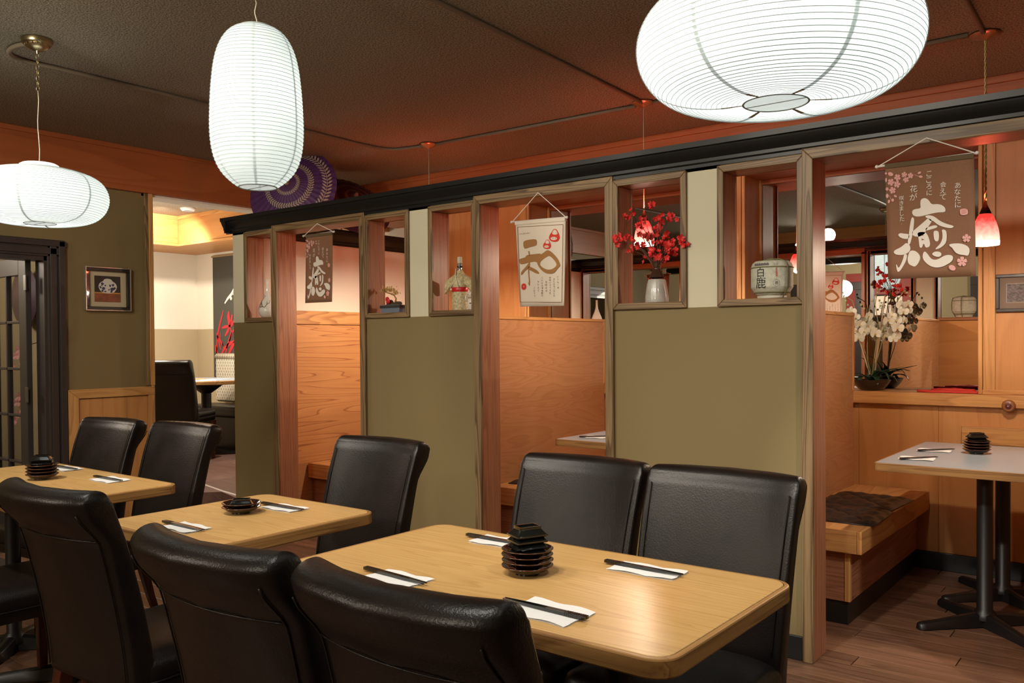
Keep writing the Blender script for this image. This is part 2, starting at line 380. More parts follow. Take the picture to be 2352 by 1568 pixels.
for a, b_, lab in MIR:
    m = thing('wall_mirror', lab, 'mirror')
    box('mirror_glass', mirror_m, (a+.002, 5.65, 1.014), (b_-.002, 5.655, 2.40), m)
    box('top_bead', header_w['x'], (a+.002, 5.63, 2.37), (b_-.002, 5.649, 2.40), m, .003)

# end wall of the booths (left), oak lower, crown on top
we = empty('wall_end', **S)
EX0, EX1 = -5.17, -5.05
box('wall_panel', offwhite, (EX0, P1, 0), (EX1, 5.72, 2.06), we)
box('backboard', bold, (EX1, P1+.0, .45), (EX1+.018, 5.36, 1.458), we, .002)
box('backboard', divw, (EX1, P1, .0), (EX1+.018, 5.36, .45), we)
box('backboard_cap', wood('cap_oak', (.66, .36, .14), (.38, .17, .06), 'y', 9, 1.2, contrast=.8), (EX1, P1, 1.462), (EX1+.026, 5.36, 1.56), we, .003)
def crown(name, horiz, fixed, a, b_, z0, sign, parent=None):
    # profile out from the wall face, in (out, z)
    pr = [(0, z0), (.012, z0), (.012, z0+.014), (.02, z0+.02), (.02, z0+.034), (.034, z0+.05), (.046, z0+.07), (.048, z0+.078), (.06, z0+.082), (.062, z0+.105), (0, z0+.105)]
    m = MB()
    if horiz == 'x': m.rings([[(t, fixed+sign*p[0], p[1]) for p in pr] for t in (a, b_)])
    else: m.rings([[(fixed+sign*p[0], t, p[1]) for p in pr] for t in (a, b_)])
    return m
cr = empty('trim_4', **S)
crown('c', 'x', P0, EX0-.06, XR, 2.082, -1).build('crown_moulding', black_gloss, cr, smooth=30)
crown('c', 'y', EX0, P0-.06, 5.70, 2.082, -1).build('crown_moulding', black_gloss, cr, smooth=30)
crown('c', 'y', EX1, P1, 5.35, 2.06, 1).build('crown_moulding', black_gloss, cr, smooth=30)
box('crown_top', black_gloss, (EX0, P0, 2.10), (XR, P1, 2.187), cr, .002)
box('crown_top', black_gloss, (EX0, P1, 2.06), (EX1, 5.70, 2.187), cr, .002)
crown('c', 'x', P1, EX1, XR, 2.082, 1).build('crown_moulding', black_gloss, cr, smooth=30)

# ------------------------------------------------------------------ partition with openings
WZ0, WZ1 = 1.468, 2.078     # window frame outer bottom / top
PANELS = [(-5.17, -4.70, [(-5.028, -4.70)]), (-3.84, -2.96, [(-3.832, -3.464), (-3.31, -2.965)]), (-2.128, -1.205, [(-2.118, -1.736), (-1.590, -1.212)]), (-.372, .52, [])]
wp = empty('wall_partition', **S)
wi = 0
for a, b_, wins in PANELS:
    box('lower_panel', olive, (a, P0, 0), (b_, P0+.05, 1.469), wp)
    box('lower_back_panel', divw if False else panel['x'], (a+.0, P0+.05, 0), (b_, P1, 1.469), wp)
    xs = [a]+[q for w_ in wins for q in (w_[0]+.01, w_[1]-.01)]+[b_]
    for i in range(0, len(xs), 2):
        if xs[i+1]-xs[i] > .012: box('upper_panel', cream, (xs[i], P0, 1.469), (xs[i+1], P1, 2.10), wp)
    box('upper_panel', cream, (a, P0, 2.07), (b_, P1, 2.10), wp)
    for w0, w1 in wins:
        wi += 1
        f = empty('window_%d' % wi, kind='structure')
        fw = .030; y0, y1 = P0-.016, P1+.012
        z0, z1 = WZ0, WZ1
        # mitred front casing
        def mit(pts, mt, nm='casing'): MB().prism(pts, 'y', y0, P0+.002).build(nm, mt, f, bevel=.003)
        mit([(w0, z0), (w1, z0), (w1-fw, z0+fw), (w0+fw, z0+fw)], case['x'])
        mit([(w0, z1), (w0+fw, z1-fw), (w1-fw, z1-fw), (w1, z1)], case['x'])
        mit([(w0, z0), (w0+fw, z0+fw), (w0+fw, z1-fw), (w0, z1)], case['z'])
        mit([(w1, z0), (w1, z1), (w1-fw, z1-fw), (w1-fw, z0+fw)], case['z'])
        yy0 = P0+.002
        box('jamb', jamb['z'], (w0+.012, yy0, z0+fw), (w0+fw-.002, y1, z1-fw), f); box('jamb', jamb['z'], (w1-fw+.002, yy0, z0+fw), (w1-.012, y1, z1-fw), f)
        box('sill', jamb['x'], (w0+.012, yy0, z0+.004), (w1-.012, y1, z0+fw-.002), f); box('head', jamb['x'], (w0+.012, yy0, z1-fw+.002), (w1-.012, y1, z1-.004), f)
        # back casing
        for q in ((w0, w0+fw), (w1-fw, w1)): box('back_casing', jamb['z'], (q[0], P1, z0), (q[1], y1, z1), f, .003)
        box('back_casing', jamb['x'], (w0+fw, P1, z1-fw), (w1-fw, y1, z1), f, .003)
# door-height openings between the panels: casing + deep jamb + head
OPEN = [(-4.70, -3.84), (-2.96, -2.128), (-1.205, -.372)]
for n, (a, b_) in enumerate(OPEN):
    t = empty('trim_%d' % (5+n), kind='structure')
    cw = .042; hz = 2.052
    y0, y1 = P0-.02, P1+.03
    def mp_(pts, mt): MB().prism(pts, 'y', y0, P0).build('casing', mt, t, bevel=.003)
    mp_([(a-.014, 0), (a-.014, 2.098), (a+cw-.012, hz), (a+cw-.012, 0)], case['z'])
    mp_([(b_+.014, 0), (b_-cw+.012, 0), (b_-cw+.012, hz), (b_+.014, 2.098)], case['z'])
    mp_([(a-.014, 2.098), (b_+.014, 2.098), (b_-cw+.012, hz), (a+cw-.012, hz)], case['x'])
    box('jamb', jamb['z'], (a, P0, 0), (a+cw-.014, y1, 2.07), t, .002); box('jamb', jamb['z'], (b_-cw+.014, P0, 0), (b_, y1, 2.07), t, .002)
    box('head', jamb['x'], (a, P0, hz-.0), (b_, y1, 2.10), t, .002)
bb = empty('baseboard_front', **S)
for a, b_, _ in PANELS: box('base_strip', baseb, (a+.016, P0-.012, 0), (b_-.016, P0, .10), bb, .003)
box('base_strip', baseb, (EX0-.012, P0, 0), (EX0, P0+.9, .10), bb, .003)

# booth dividers
for n, xf in enumerate((-3.30, -1.55, .10)):
    d = empty('wall_divider', **S)
    box('divider_panel', divw, (xf-.09, P1+.032, 0), (xf, 5.33, 1.462), d, .002)
    box('divider_cap', oak['y'], (xf-.10, P1+.032, 1.462), (xf+.008, 5.335, 1.482), d, .004)
    box('end_board', oak['z'], (xf-.095, 5.315, 1.013), (xf+.004, 5.342, 1.462), d, .003)

# bulkhead over the near side of the dining aisle (seen in the mirrors) and what stands behind the viewer
bk = empty('trim_8', **S)
box('bulkhead', panel['x'], (-5.7, .30, 2.33), (2.2, .42, 2.7), bk, .004)
box('bulkhead_trim', black_gloss, (-5.7, .28, 2.26), (2.2, .44, 2.33), bk, .006)
# ================================================================== FURNITURE
def round_rect(x0, y0, x1, y1, r, n=6):
    pts = []
    for cx, cy, a in ((x1-r, y0+r, -90), (x1-r, y1-r, 0), (x0+r, y1-r, 90), (x0+r, y0+r, 180)):
        for i in range(n+1):
            t = math.radians(a+90*i/n); pts.append((cx+r*math.cos(t), cy+r*math.sin(t)))
    return pts
def pedestal(px, py, parent, top=.725, r=.03, arm=.29, th=0, sq=False):
    MB().lathe([(.052, 0), (.052, .01), (r+.012, .03), (r, .045), (r, top-.085), (r+.004, top-.085)], 20, (px, py, .035)).build('column', black_metal, parent, smooth=40)
    for k in range(4):
        a = th+PI/4+k*PI/2 if not sq else th+k*PI/2
        d = Vector((math.cos(a), math.sin(a), 0)); q = Vector((-d.y, d.x, 0)); rs = []
        for t, wd, zt in ((.02, .03, .07), (.3, .028, .06), (.7, .024, .043), (.9, .027, .037), (.97, .024, .034), (1, .012, .026)):
            p = Vector((px, py, 0))+d*arm*t
            rs.append([p-q*wd+Vector((0, 0, .004)), p+q*wd+Vector((0, 0, .004)), p+q*wd*.8+Vector((0, 0, zt-.008)), p+q*wd*.3+Vector((0, 0, zt)), p-q*wd*.3+Vector((0, 0, zt)), p-q*wd*.8+Vector((0, 0, zt-.008))])
        MB().rings(rs).build('foot', black_metal, parent, smooth=50)
    MB().box(px-.17, py-.03, top-.03, px+.17, py+.03, top-.002).box(px-.03, py-.17, top-.03, px+.03, py+.17, top-.002).build('top_bracket', black_metal, parent, bevel=.004)
def dining_table(x0, y0, x1, y1, label, peds):
    cx, cy = (x0+x1)/2, (y0+y1)/2
    t = thing('dining_table', label, 'table', (cx, cy, 0), 0, 'oak dining tables')
    R = .055
    pts = round_rect(x0-cx, y0-cy, x1-cx, y1-cy, R, 8)
    inn = round_rect(x0-cx+.012, y0-cy+.012, x1-cx-.012, y1-cy-.012, R-.012, 8)
    MB().prism(round_rect(x0-cx+.0135, y0-cy+.0135, x1-cx-.0135, y1-cy-.0135, R-.0135, 8), 'z', .728, .7605).build('tabletop', table_w, t, bevel=.0012, seg=1)
    m = MB(); n = len(pts)
    rs = []
    for z, P in ((.7595, inn), (.7595, pts), (.722, pts), (.722, inn)): rs.append([(p[0], p[1], z) for p in P])
    eb = m.rings(rs, False, False).build('edge_band', edge_w['x'], t, bevel=.004); eb.data.materials.append(edge_w['y'])
    for p in eb.data.polygons:
        if abs(p.normal.x) > .72 or (abs(p.normal.z) > .9 and abs(p.center.x) > (x1-x0)/2-.02 and abs(p.center.y) < (y1-y0)/2-.03): p.material_index = 1
    for px in peds: pedestal(px, 0, t, .728)
    return t
dining_table(-1.817, 1.333, -.700, 1.968, 'nearest oak dining table, set with four napkins', (-.27, .27))
dining_table(-2.712, 1.335, -2.104, 1.975, 'small oak table set for two, between the two longer ones', (0,))
dining_table(-4.29, 1.30, -3.172, 1.90, 'farthest oak dining table, left of the small one', (-.27, .27))
def booth_table(x0, y0, label):
    t = thing('booth_table', label, 'table', (x0+.40, y0+.5, 0), 0, 'grey topped booth tables')
    MB().prism(round_rect(-.392, -.492, .392, .492, .01, 3), 'z', .735, .7605).build('tabletop', lam_grey, t)
    rs = []
    o = round_rect(-.40, -.5, .40, .5, .018, 3); i = round_rect(-.391, -.491, .391, .491, .01, 3)
    MB().rings([[(p[0], p[1], z) for p in P] for z, P in ((.7603, i), (.7603, o), (.722, o), (.722, i))], False, False).build('edge_band', edge_w['x'], t, bevel=.002)
    pedestal(-.0, -.17, t, .735, .034, .33); pedestal(.0, .34, t, .735, .034, .33)
    return t
booth_table(-1.105, 4.10, 'grey-topped booth table with oak edge, in the booth with the orchids')
booth_table(-2.855, 4.06, 'grey-topped booth table mostly hidden behind the cream banner booth wall')

# benches along the dividers
def bench(xf, label):
    t = thing('booth_bench', label, 'bench', (xf, 4.02, 0), 0, 'oak booth benches')
    d, L_ = .415, 1.33
    box('seat_board', oak['y'], (.0, .022, .425), (d-.022, L_, .45), t, .002)
    box('front_fascia', oak['y'], (d-.022, .0, .345), (d, L_, .4505), t, .003)
    box('end_fascia', jamb['x'] if False else oak['x'], (.0, .0, .345), (d-.0225, .022, .4505), t, .003)
    box('base_front', jamb['y'], (d-.085, .045, .11), (d-.065, L_, .345), t)
    box('base_end', jamb['x'], (.0, .045, .11), (d-.0855, .065, .345), t)
    box('corner_post', oak['z'], (d-.087, .040, .11), (d-.062, .066, .345), t, .002)
    box('plinth', baseb, (.0, .055, 0), (d-.075, L_, .11), t, .002)
    return t
bench(-5.022, 'oak booth bench in the farthest booth, behind the small table chair')
bench(-3.299, 'oak booth bench behind the middle opening, partly hidden by a chair')
bench(-1.549, 'oak booth bench with two quilted seat pads, right side of the partition')
def pad(x, y, w_, d_, label, rz=0, q=True, z=.451):
    t = thing('seat_cushion', label, 'cushion', (x, y, z), rz, 'quilted black seat pads')
    n = 28; vs = []; fs = []
    nx, ny = 3, 3
    def hgt(u, v):
        e = min(u, 1-u, v, 1-v); e = min(1, e*9)**.5
        a = abs(math.sin(PI*(u*nx+v*ny)))*abs(math.sin(PI*(u*nx-v*ny)))
        return .004+e*(.007+.016*a**.5)
    top = [[(-w_/2+w_*i/n, -d_/2+d_*j/n, hgt(i/n, j/n)+.0) for j in range(n+1)] for i in range(n+1)]
    m = MB(); m.rings(top, False, False, False)
    m.box(-w_/2, -d_/2, 0, w_/2, d_/2, .004)
    m.build('pad', cush_m, t, smooth='all')
    b = MB()
    for i in range(1, nx*2):
        for j in range(1, ny*2):
            if (i+j) % 2 == 0: b.ball((-w_/2+w_*i/(nx*2), -d_/2+d_*j/(ny*2), .012), .006, .006, .004, 8, 4)
    b.build('buttons', cush_m, t, smooth='all', kind='stuff')
    return t
pad(-1.325, 4.36, .40, .40, 'quilted black seat pad nearest the opening on the oak bench', .03)
pad(-1.335, 4.78, .39, .41, 'quilted black seat pad further back on the same oak bench', -.05)
pad(-3.09, 4.36, .38, .40, 'black seat pad on the bench behind the middle opening', .08)
pad(-4.80, 4.40, .36, .42, 'black seat pad on the bench in the farthest booth', .12)

# ---- parsons chair ------------------------------------------------
def chair_proto():
    root = empty('dining_chair')
    Wd = .232
    N = 44; levels = 26; rs = []
    def sect(z, yc, th, hw, bow, tw=0):
        ring = []
        for j in range(N):
            a = 2*PI*j/N; c, s_ = math.cos(a), math.sin(a)
            e = .28
            px = hw*math.copysign(abs(c)**e, c); py = th/2*math.copysign(abs(s_)**e, s_)
            ring.append((px, yc+py-bow*(px/hw)**2, z))
        return ring
    def ctr(s_): return .150+.155*s_**1.35
    def thk(s_): return .086-.026*s_
    def hwf(s_): return Wd-.014+.012*s_
    def bul(s_): q = max(0, min(1, (s_-.79)/.17)); return .038*q*q*(3-2*q)
    BOW = .050
    def sec(z, yf, yb, hw, bow):
        return [(p[0], p[1], p[2]) for p in sect(z, (yf+yb)/2, yb-yf, hw, bow)]
    for i in range(levels+1):
        s_ = i/levels; z = .385+.530*s_
        rs.append(sec(z, ctr(s_)-thk(s_)/2, ctr(s_)+thk(s_)/2+bul(s_), hwf(s_), BOW*s_))
    yf, yb = ctr(1)-thk(1)/2, ctr(1)+thk(1)/2+.034
    for k in range(1, 9):
        a = k/8*PI*.5; q = 1-math.cos(a)
        m_ = (yf+yb)/2+.006; h_ = (yb-yf)/2*max(math.cos(a), .02)**.9
        rs.append(sec(.915+.036*math.sin(a), m_-h_, m_+h_, hwf(1)-.020*q, BOW))
    rs[0] = [(p[0]*.96, p[1], p[2]+.004) for p in rs[0]]
    MB().rings(rs).build('backrest', leather, root, smooth='all')
    # seams: across under the roll, and down both rear edges and both front edges
    def pt(s_, u, back, off=.0006):
        hw = hwf(s_); x = u*hw
        y = (ctr(s_)+thk(s_)/2+bul(s_)+off if back else ctr(s_)-thk(s_)/2-off)-BOW*s_*u*u
        return (x, y, .385+.530*s_)
    MB().tube([pt(.815, -.90+1.8*i/20, True, .0012) for i in range(21)], .0020, 6).build('seam', leather, root, smooth='all')
    for sx in (-.90, .90):
        MB().tube([pt(.03+.93*i/24, sx, True) for i in range(25)], .0020, 6).build('seam', leather, root, smooth='all')
        MB().tube([pt(.22+.76*i/24, sx, False) for i in range(25)], .0018, 6).build('seam', leather, root, smooth='all')
    # seat
    def rr2(z, ins, r=.05):
        return [(p[0], p[1], z) for p in round_rect(-.225+ins, -.245+ins, .225-ins, .165-ins*.3, max(.01, r-ins), 5)]
    seat = [rr2(.372, .012), rr2(.376, .004), rr2(.41, .0), rr2(.415, .003), rr2(.42, .0), rr2(.452, .001), rr2(.468, .008), rr2(.479, .025), rr2(.486, .06), rr2(.4895, .11)]
    MB().rings(seat).build('seat', leather, root, smooth='all')
    MB().loop([(p[0], p[1], .4155) for p in round_rect(-.2265, -.2465, .2265, .1655, .05, 5)], .0032).build('piping', leather, root, smooth='all')
    for sx in (-1, 1):
        MB().rings([[(sx*.195+a*s_, -.215+b_*s_, z) for a, b_ in ((-1, -1), (1, -1), (1, 1), (-1, 1))] for z, s_ in ((0, .014), (.2, .018), (.372, .022))]).build('leg', cherry, root, bevel=.003)
        MB().rings([[(sx*.195+a*s_, y_+b_*s_, z) for a, b_ in ((-1, -1), (1, -1), (1, 1), (-1, 1))] for z, s_, y_ in ((0, .014, .25), (.12, .016, .21), (.25, .019, .175), (.39, .022, .150))]).build('leg', cherry, root, bevel=.003)
    return root
proto = chair_proto(); KIDS[proto] = list(proto.children)
used = [False]
def chair(x, y, rz, label, z=0, sc_=1.0):
    c = proto if not used[0] else copy_tree(proto)
    used[0] = True
    c.location = (x, y, z); c.rotation_euler = (0, 0, rz); c.scale = (sc_,)*3
    tag(c, label, 'chair', 'black leather dining chairs')
    return c
bpy.context.view_layer.update()
chair(-1.03, 2.03, 0, 'black leather chair at the nearest table, rightmost of the row along the partition')
chair(-1.505, 2.03, 0, 'black leather chair left of the rightmost one, behind the nearest table')
chair(-2.452, 2.04, 0, 'black leather chair alone behind the small table, against the olive partition panel')
chair(-3.69, 1.97, .06, 'black leather chair with greenish sheen, behind the right end of the farthest table')
chair(-4.22, 1.90, .10, 'black leather chair in front of the oak wainscot, behind the farthest table')
chair(-.972, 1.235, PI, 'black leather chair seen from behind, nearest the viewer at bottom centre')
chair(-1.478, 1.225, PI+.02, 'black leather chair seen from behind, second from the right in the near row')
chair(-2.395, 1.33, PI+.05, 'black leather chair seen from behind at lower left, its seat in view')
chair(-3.36, 1.30, PI-.03, 'black leather chair cut off by the left edge of the photo')
# ------------------------------------------------------------------ other-room furniture
FZ = .20
def far_chair(x, y, rz, label): return chair(x, y, rz, label, FZ, 1.03)
far_chair(-7.55, 4.55, 3.70, 'tall black chair seen from behind in the other room')
far_chair(-8.05, 4.28, 3.75, 'black chair half hidden by the left casing in the other room')
t = thing('round_dining_table', 'grey-topped round table with black pedestal in the other room', 'table', (-7.90, 5.03, FZ))
MB().lathe([(.0, .725), (.47, .725), (.48, .732), (.48, .757), (.47, .765), (.0, .766)], 40, cap0=False, cap1=False).build('tabletop', lam_grey, t, smooth=40)
MB().lathe([(.475, .722), (.485, .727), (.485, .755), (.475, .7625)], 40, cap0=False, cap1=False).build('edge_band', edge_w['x'], t, smooth=40)
pedestal(0, 0, t, .728, .05, .33)
MB().lathe([(.05, .62), (.16, .70), (.17, .722)], 20).build('collar', black_metal, t, smooth=40)
def ikat():
    m, nt, b = newmat('ikat_fabric'); N = nt.nodes; L = nt.links
    tc = N.new('ShaderNodeTexCoord'); sp = N.new('ShaderNodeSeparateXYZ'); L.new(tc.outputs['Object'], sp.inputs[0])
    def M_(op, a, b2=None, v=None):
        n = N.new('ShaderNodeMath'); n.operation = op
        if hasattr(a, 'links'): L.new(a, n.inputs[0])
        else: n.inputs[0].default_value = a
        if b2 is not None:
            if hasattr(b2, 'links'): L.new(b2, n.inputs[1])
            else: n.inputs[1].default_value = b2
        return n.outputs[0]
    u = M_('MULTIPLY', sp.outputs[0], 95); v = M_('MULTIPLY', sp.outputs[2], 48)
    s1 = M_('ABSOLUTE', M_('SINE', M_('ADD', u, v))); s2 = M_('ABSOLUTE', M_('SINE', M_('SUBTRACT', u, v)))
    p = M_('MULTIPLY', s1, s2); r = N.new('ShaderNodeMapRange'); r.inputs[1].default_value = .25; r.inputs[2].default_value = .5; L.new(p, r.inputs[0])
    mx = N.new('ShaderNodeMix'); mx.data_type = 'RGBA'; mx.inputs[6].default_value = (.70, .64, .52, 1); mx.inputs[7].default_value = (.20, .17, .12, 1)
    L.new(r.outputs[0], mx.inputs[0]); L.new(mx.outputs[2], b.inputs['Base Color']); b.inputs['Roughness'].default_value = .9; return m
ik = ikat()
t = thing('banquette', 'cream diamond-patterned high-back banquette with black seat in the other room', 'banquette', (-7.95, 5.62, FZ))
MB().box(-.62, -.05, .48, .9, .07, 1.0).build('back_cushion', ik, t, bevel=.03, seg=4)
MB().tube([(-.60, -.03, .985), (.88, -.03, .985)], .035, 10).build('top_roll', ik, t, smooth='all')
MB().box(-.62, -.40, .36, .9, -.04, .47).build('seat', leather, t, bevel=.03, seg=4)
MB().box(-.60, -.36, 0, .88, .07, .36).build('base', leather, t, bevel=.01)
nf = MB().box(-.05, -.15, 0, .05, .15, .003).build('menu_card', plain('orange_card', (.75, .27, .10), .6)); nf.location = (-7.84, 4.93, FZ+.767); nf.rotation_euler = (0, 0, 1.1)
tag(nf, 'orange menu card lying on the round table in the other room', 'menu')
nf = MB().box(-.09, -.12, 0, .09, .12, .003).build('menu_sheet', white_m); nf.location = (-7.66, 4.98, FZ+.767); nf.rotation_euler = (0, 0, .4)
tag(nf, 'white paper sheet on the round table in the other room', 'paper')
# ------------------------------------------------------------------ table settings
TZ = .7607
def napkin(x, y, w_, d_, rz, label, z=TZ, zz=0):
    m = MB(); n = 8; top = []; sd = random.random()*9
    for i in range(n+1):
        top.append([(-w_/2+w_*i/n+.002*math.sin(j*1.3+sd), -d_/2+d_*j/n+.0025*math.sin(i*1.1+sd*2), .0012+.0022*abs(math.sin(i*.7+sd))*abs(j/n-.5)*2) for j in range(n+1)])
    m.rings(top, False, False, False); m.fn(lambda a, b, c: (a, b, c+.0015))
    bot = MB().rings([[(p[0], p[1], .0004) for p in r] for r in top], False, False, False)
    m.add(bot.v, bot.f)
    o = m.build('paper_napkin', white_m, smooth='all'); o.location = (x, y, z); o.rotation_euler = (0, 0, rz)
    return tag(o, label, 'napkin', 'white paper napkins')
stick_me = [None]
def chopsticks(x, y, rz, label, z=TZ, L_=.215, flip=1):
    for k in (-1, 1):
        if stick_me[0] is None:
            m = MB(); rs = []
            for t_, r in ((0, .0034), (.05, .0034), (.7, .0027), (1, .0016)):
                rs.append([(-.5+t_, a*r, b_*r) for a, b_ in ((-1, -1), (1, -1), (1, 1), (-1, 1))])
            m.rings(rs); o = m.build('chopstick', lacquer)
            for q in range(9):
                MB().box(-.47+.012*q*2, -.0036, -.0036, -.463+.012*q*2, .0036, .0036).build('carved_band', black_metal, o)
            stick_me[0] = o; KIDS[o] = list(o.children)
            bpy.context.view_layer.update()
        else: o = copy_tree(stick_me[0])
        o.scale = (L_, 1, 1)
        a = rz+k*.006*flip
        n = Vector((-math.sin(rz), math.cos(rz), 0))*k*.0040
        o.location = (x+n.x, y+n.y, z+.0078); o.rotation_euler = (0, 0, a)
        tag(o, label % ('rear' if k*flip > 0 else 'front'), 'chopstick', 'black lacquered chopsticks')
SET = [  # x, y, napkin (w, d), napkin rotation, chopstick offset rotation, table phrase
    (-1.462, 1.432, .155, .085, -.02, -.06, 'left front napkin of the nearest table'),
    (-1.500, 1.865, .155, .095, .05, .0, 'napkin behind the plate stack of the nearest table'),
    (-1.022, 1.842, .175, .090, .02, -.03, 'far right napkin of the nearest table'),
    (-1.030, 1.440, .165, .115, -.05, PI-.03, 'napkin at the near edge of the nearest table'),
    (-2.392, 1.445, .150, .090, .0, .0, 'near napkin of the small table'),
    (-2.402, 1.820, .155, .085, .02, .02, 'napkin right of the dishes on the small table'),
    (-3.500, 1.775, .165, .100, .0, .02, 'right napkin of the farthest oak table'),
    (-3.985, 1.820, .165, .090, .02, .05, 'napkin behind the stack on the farthest oak table'),
]
for x, y, a, b_, r, cr_, ph in SET:
    napkin(x, y, a, b_, r, 'white paper napkin: '+ph)
    chopsticks(x-.012, y, cr_, flip=-1 if cr_ > 2 else 1, label= '%s black chopstick, '+ph)
for (x, y, r, cr_, ph) in ((-.972, 4.325, .1, .9, 'near napkin of the orchid booth table'), (-.972, 4.69, .1, .85, 'wall-side napkin of the orchid booth table'), (-2.70, 4.25, .1, .75, 'napkin of the table in the middle booth')):
    napkin(x, y, .15, .12, r, 'white paper napkin: '+ph)
    chopsticks(x+.01, y, cr_, label= '%s black chopstick, '+ph, L_=.2)

def saucer_proto():
    root = empty('saucer')
    pr = [(.0, .004), (.028, .004), (.028, 0), (.031, 0), (.031, .004), (.048, .010), (.060, .019), (.0625, .0205), (.062, .0225), (.059, .0215), (.048, .013), (.03, .0075), (.0, .007)]
    MB().lathe(pr, 40, cap0=False, cap1=False).build('bowl', glaze, root, smooth=50)
    MB().loop([(.0618*math.cos(2*PI*i/40), .0618*math.sin(2*PI*i/40), .0215) for i in range(40)], .0014).build('rim', glaze_rim, root, smooth='all')
    return root
def dish_proto():     # small rectangular dish standing upside down
    root = empty('sauce_dish')
    def rect(a, b_, z): return [(p[0], p[1], z) for p in round_rect(-a, -b_, a, b_, .003, 2)]
    MB().rings([rect(.040, .030, 0), rect(.041, .031, .0015), rect(.041, .031, .005), rect(.0385, .0285, .006), rect(.029, .0195, .0175), rect(.0285, .019, .0178)]).build('body', lacquer, root, smooth=30)
    MB().rings([rect(.0285, .019, .0170), rect(.0285, .019, .024), rect(.0255, .016, .0242), rect(.0255, .016, .0190)], False, True).build('foot_rim', lacquer, root, smooth=30)
    return root
sp_, dp_ = saucer_proto(), dish_proto(); KIDS[sp_] = list(sp_.children); KIDS[dp_] = list(dp_.children)
bpy.context.view_layer.update()
u_s, u_d = [0], [0]
ORD = {4: ['lowest', 'second', 'third', 'topmost'], 3: ['lowest', 'middle', 'topmost'], 2: ['lower', 'upper'], 1: ['only']}
def stack(x, y, ns, nd, rz, where, z=TZ, dish=True):
    for i in range(ns):
        o = sp_ if u_s[0] == 0 else copy_tree(sp_); u_s[0] = 1
        o.location = (x+.0008*(i % 2), y, z+.0133*i+.0003); o.rotation_euler = (0, 0, i)
        tag(o, '%s round brown-black saucer of the stack %s' % (ORD[ns][i], where), 'saucer', 'brown-black saucers')
    zb = z+.0133*(ns-1)+.0095
    for i in range(nd):
        o = dp_ if u_d[0] == 0 else copy_tree(dp_); u_d[0] = 1
        o.location = (x+.001, y, zb+.0142*i); o.rotation_euler = (0, 0, rz+.04*i-(.02*(i % 2)))
        if nd == 1: lab = 'single black square dish upside down on the saucers '+where
        else: lab = '%s black rectangular dish, upside down on the saucers %s' % (ORD[nd][i], where)
        tag(o, lab, 'dish', 'black rectangular dishes')
stack(-1.2455, 1.655, 4, 4, 1.05, 'on the nearest table')
stack(-2.459, 1.690, 2, 1, .9, 'on the small table')
stack(-3.767, 1.625, 4, 3, .75, 'on the farthest oak table')
stack(-.784, 4.70, 4, 3, .65, 'on the orchid booth table')

# ================================================================== LAMPS
def shade_mesh(prof, n=48):
    m = MB(); m.lathe(prof, n, cap0=False, cap1=False); return m
def interp(prof, k):
    # resample polyline by arc length
    L_ = [0]
    for a, b_ in zip(prof, prof[1:]): L_.append(L_[-1]+math.hypot(b_[0]-a[0], b_[1]-a[1]))
    out = []
    for i in range(k+1):
        s_ = L_[-1]*i/k; j = max(q for q in range(len(L_)-1) if L_[q] <= s_+1e-9)
        t_ = (s_-L_[j])/(L_[j+1]-L_[j]); out.append((prof[j][0]+(prof[j+1][0]-prof[j][0])*t_, prof[j][1]+(prof[j+1][1]-prof[j][1])*t_))
    return out
def smooth_prof(p, it=3):
    for _ in range(it):
        q = [p[0]]
        for a, b_ in zip(p, p[1:]): q += [(a[0]*.75+b_[0]*.25, a[1]*.75+b_[1]*.25), (a[0]*.25+b_[0]*.75, a[1]*.25+b_[1]*.75)]
        p = q+[p[-1]]
    return p
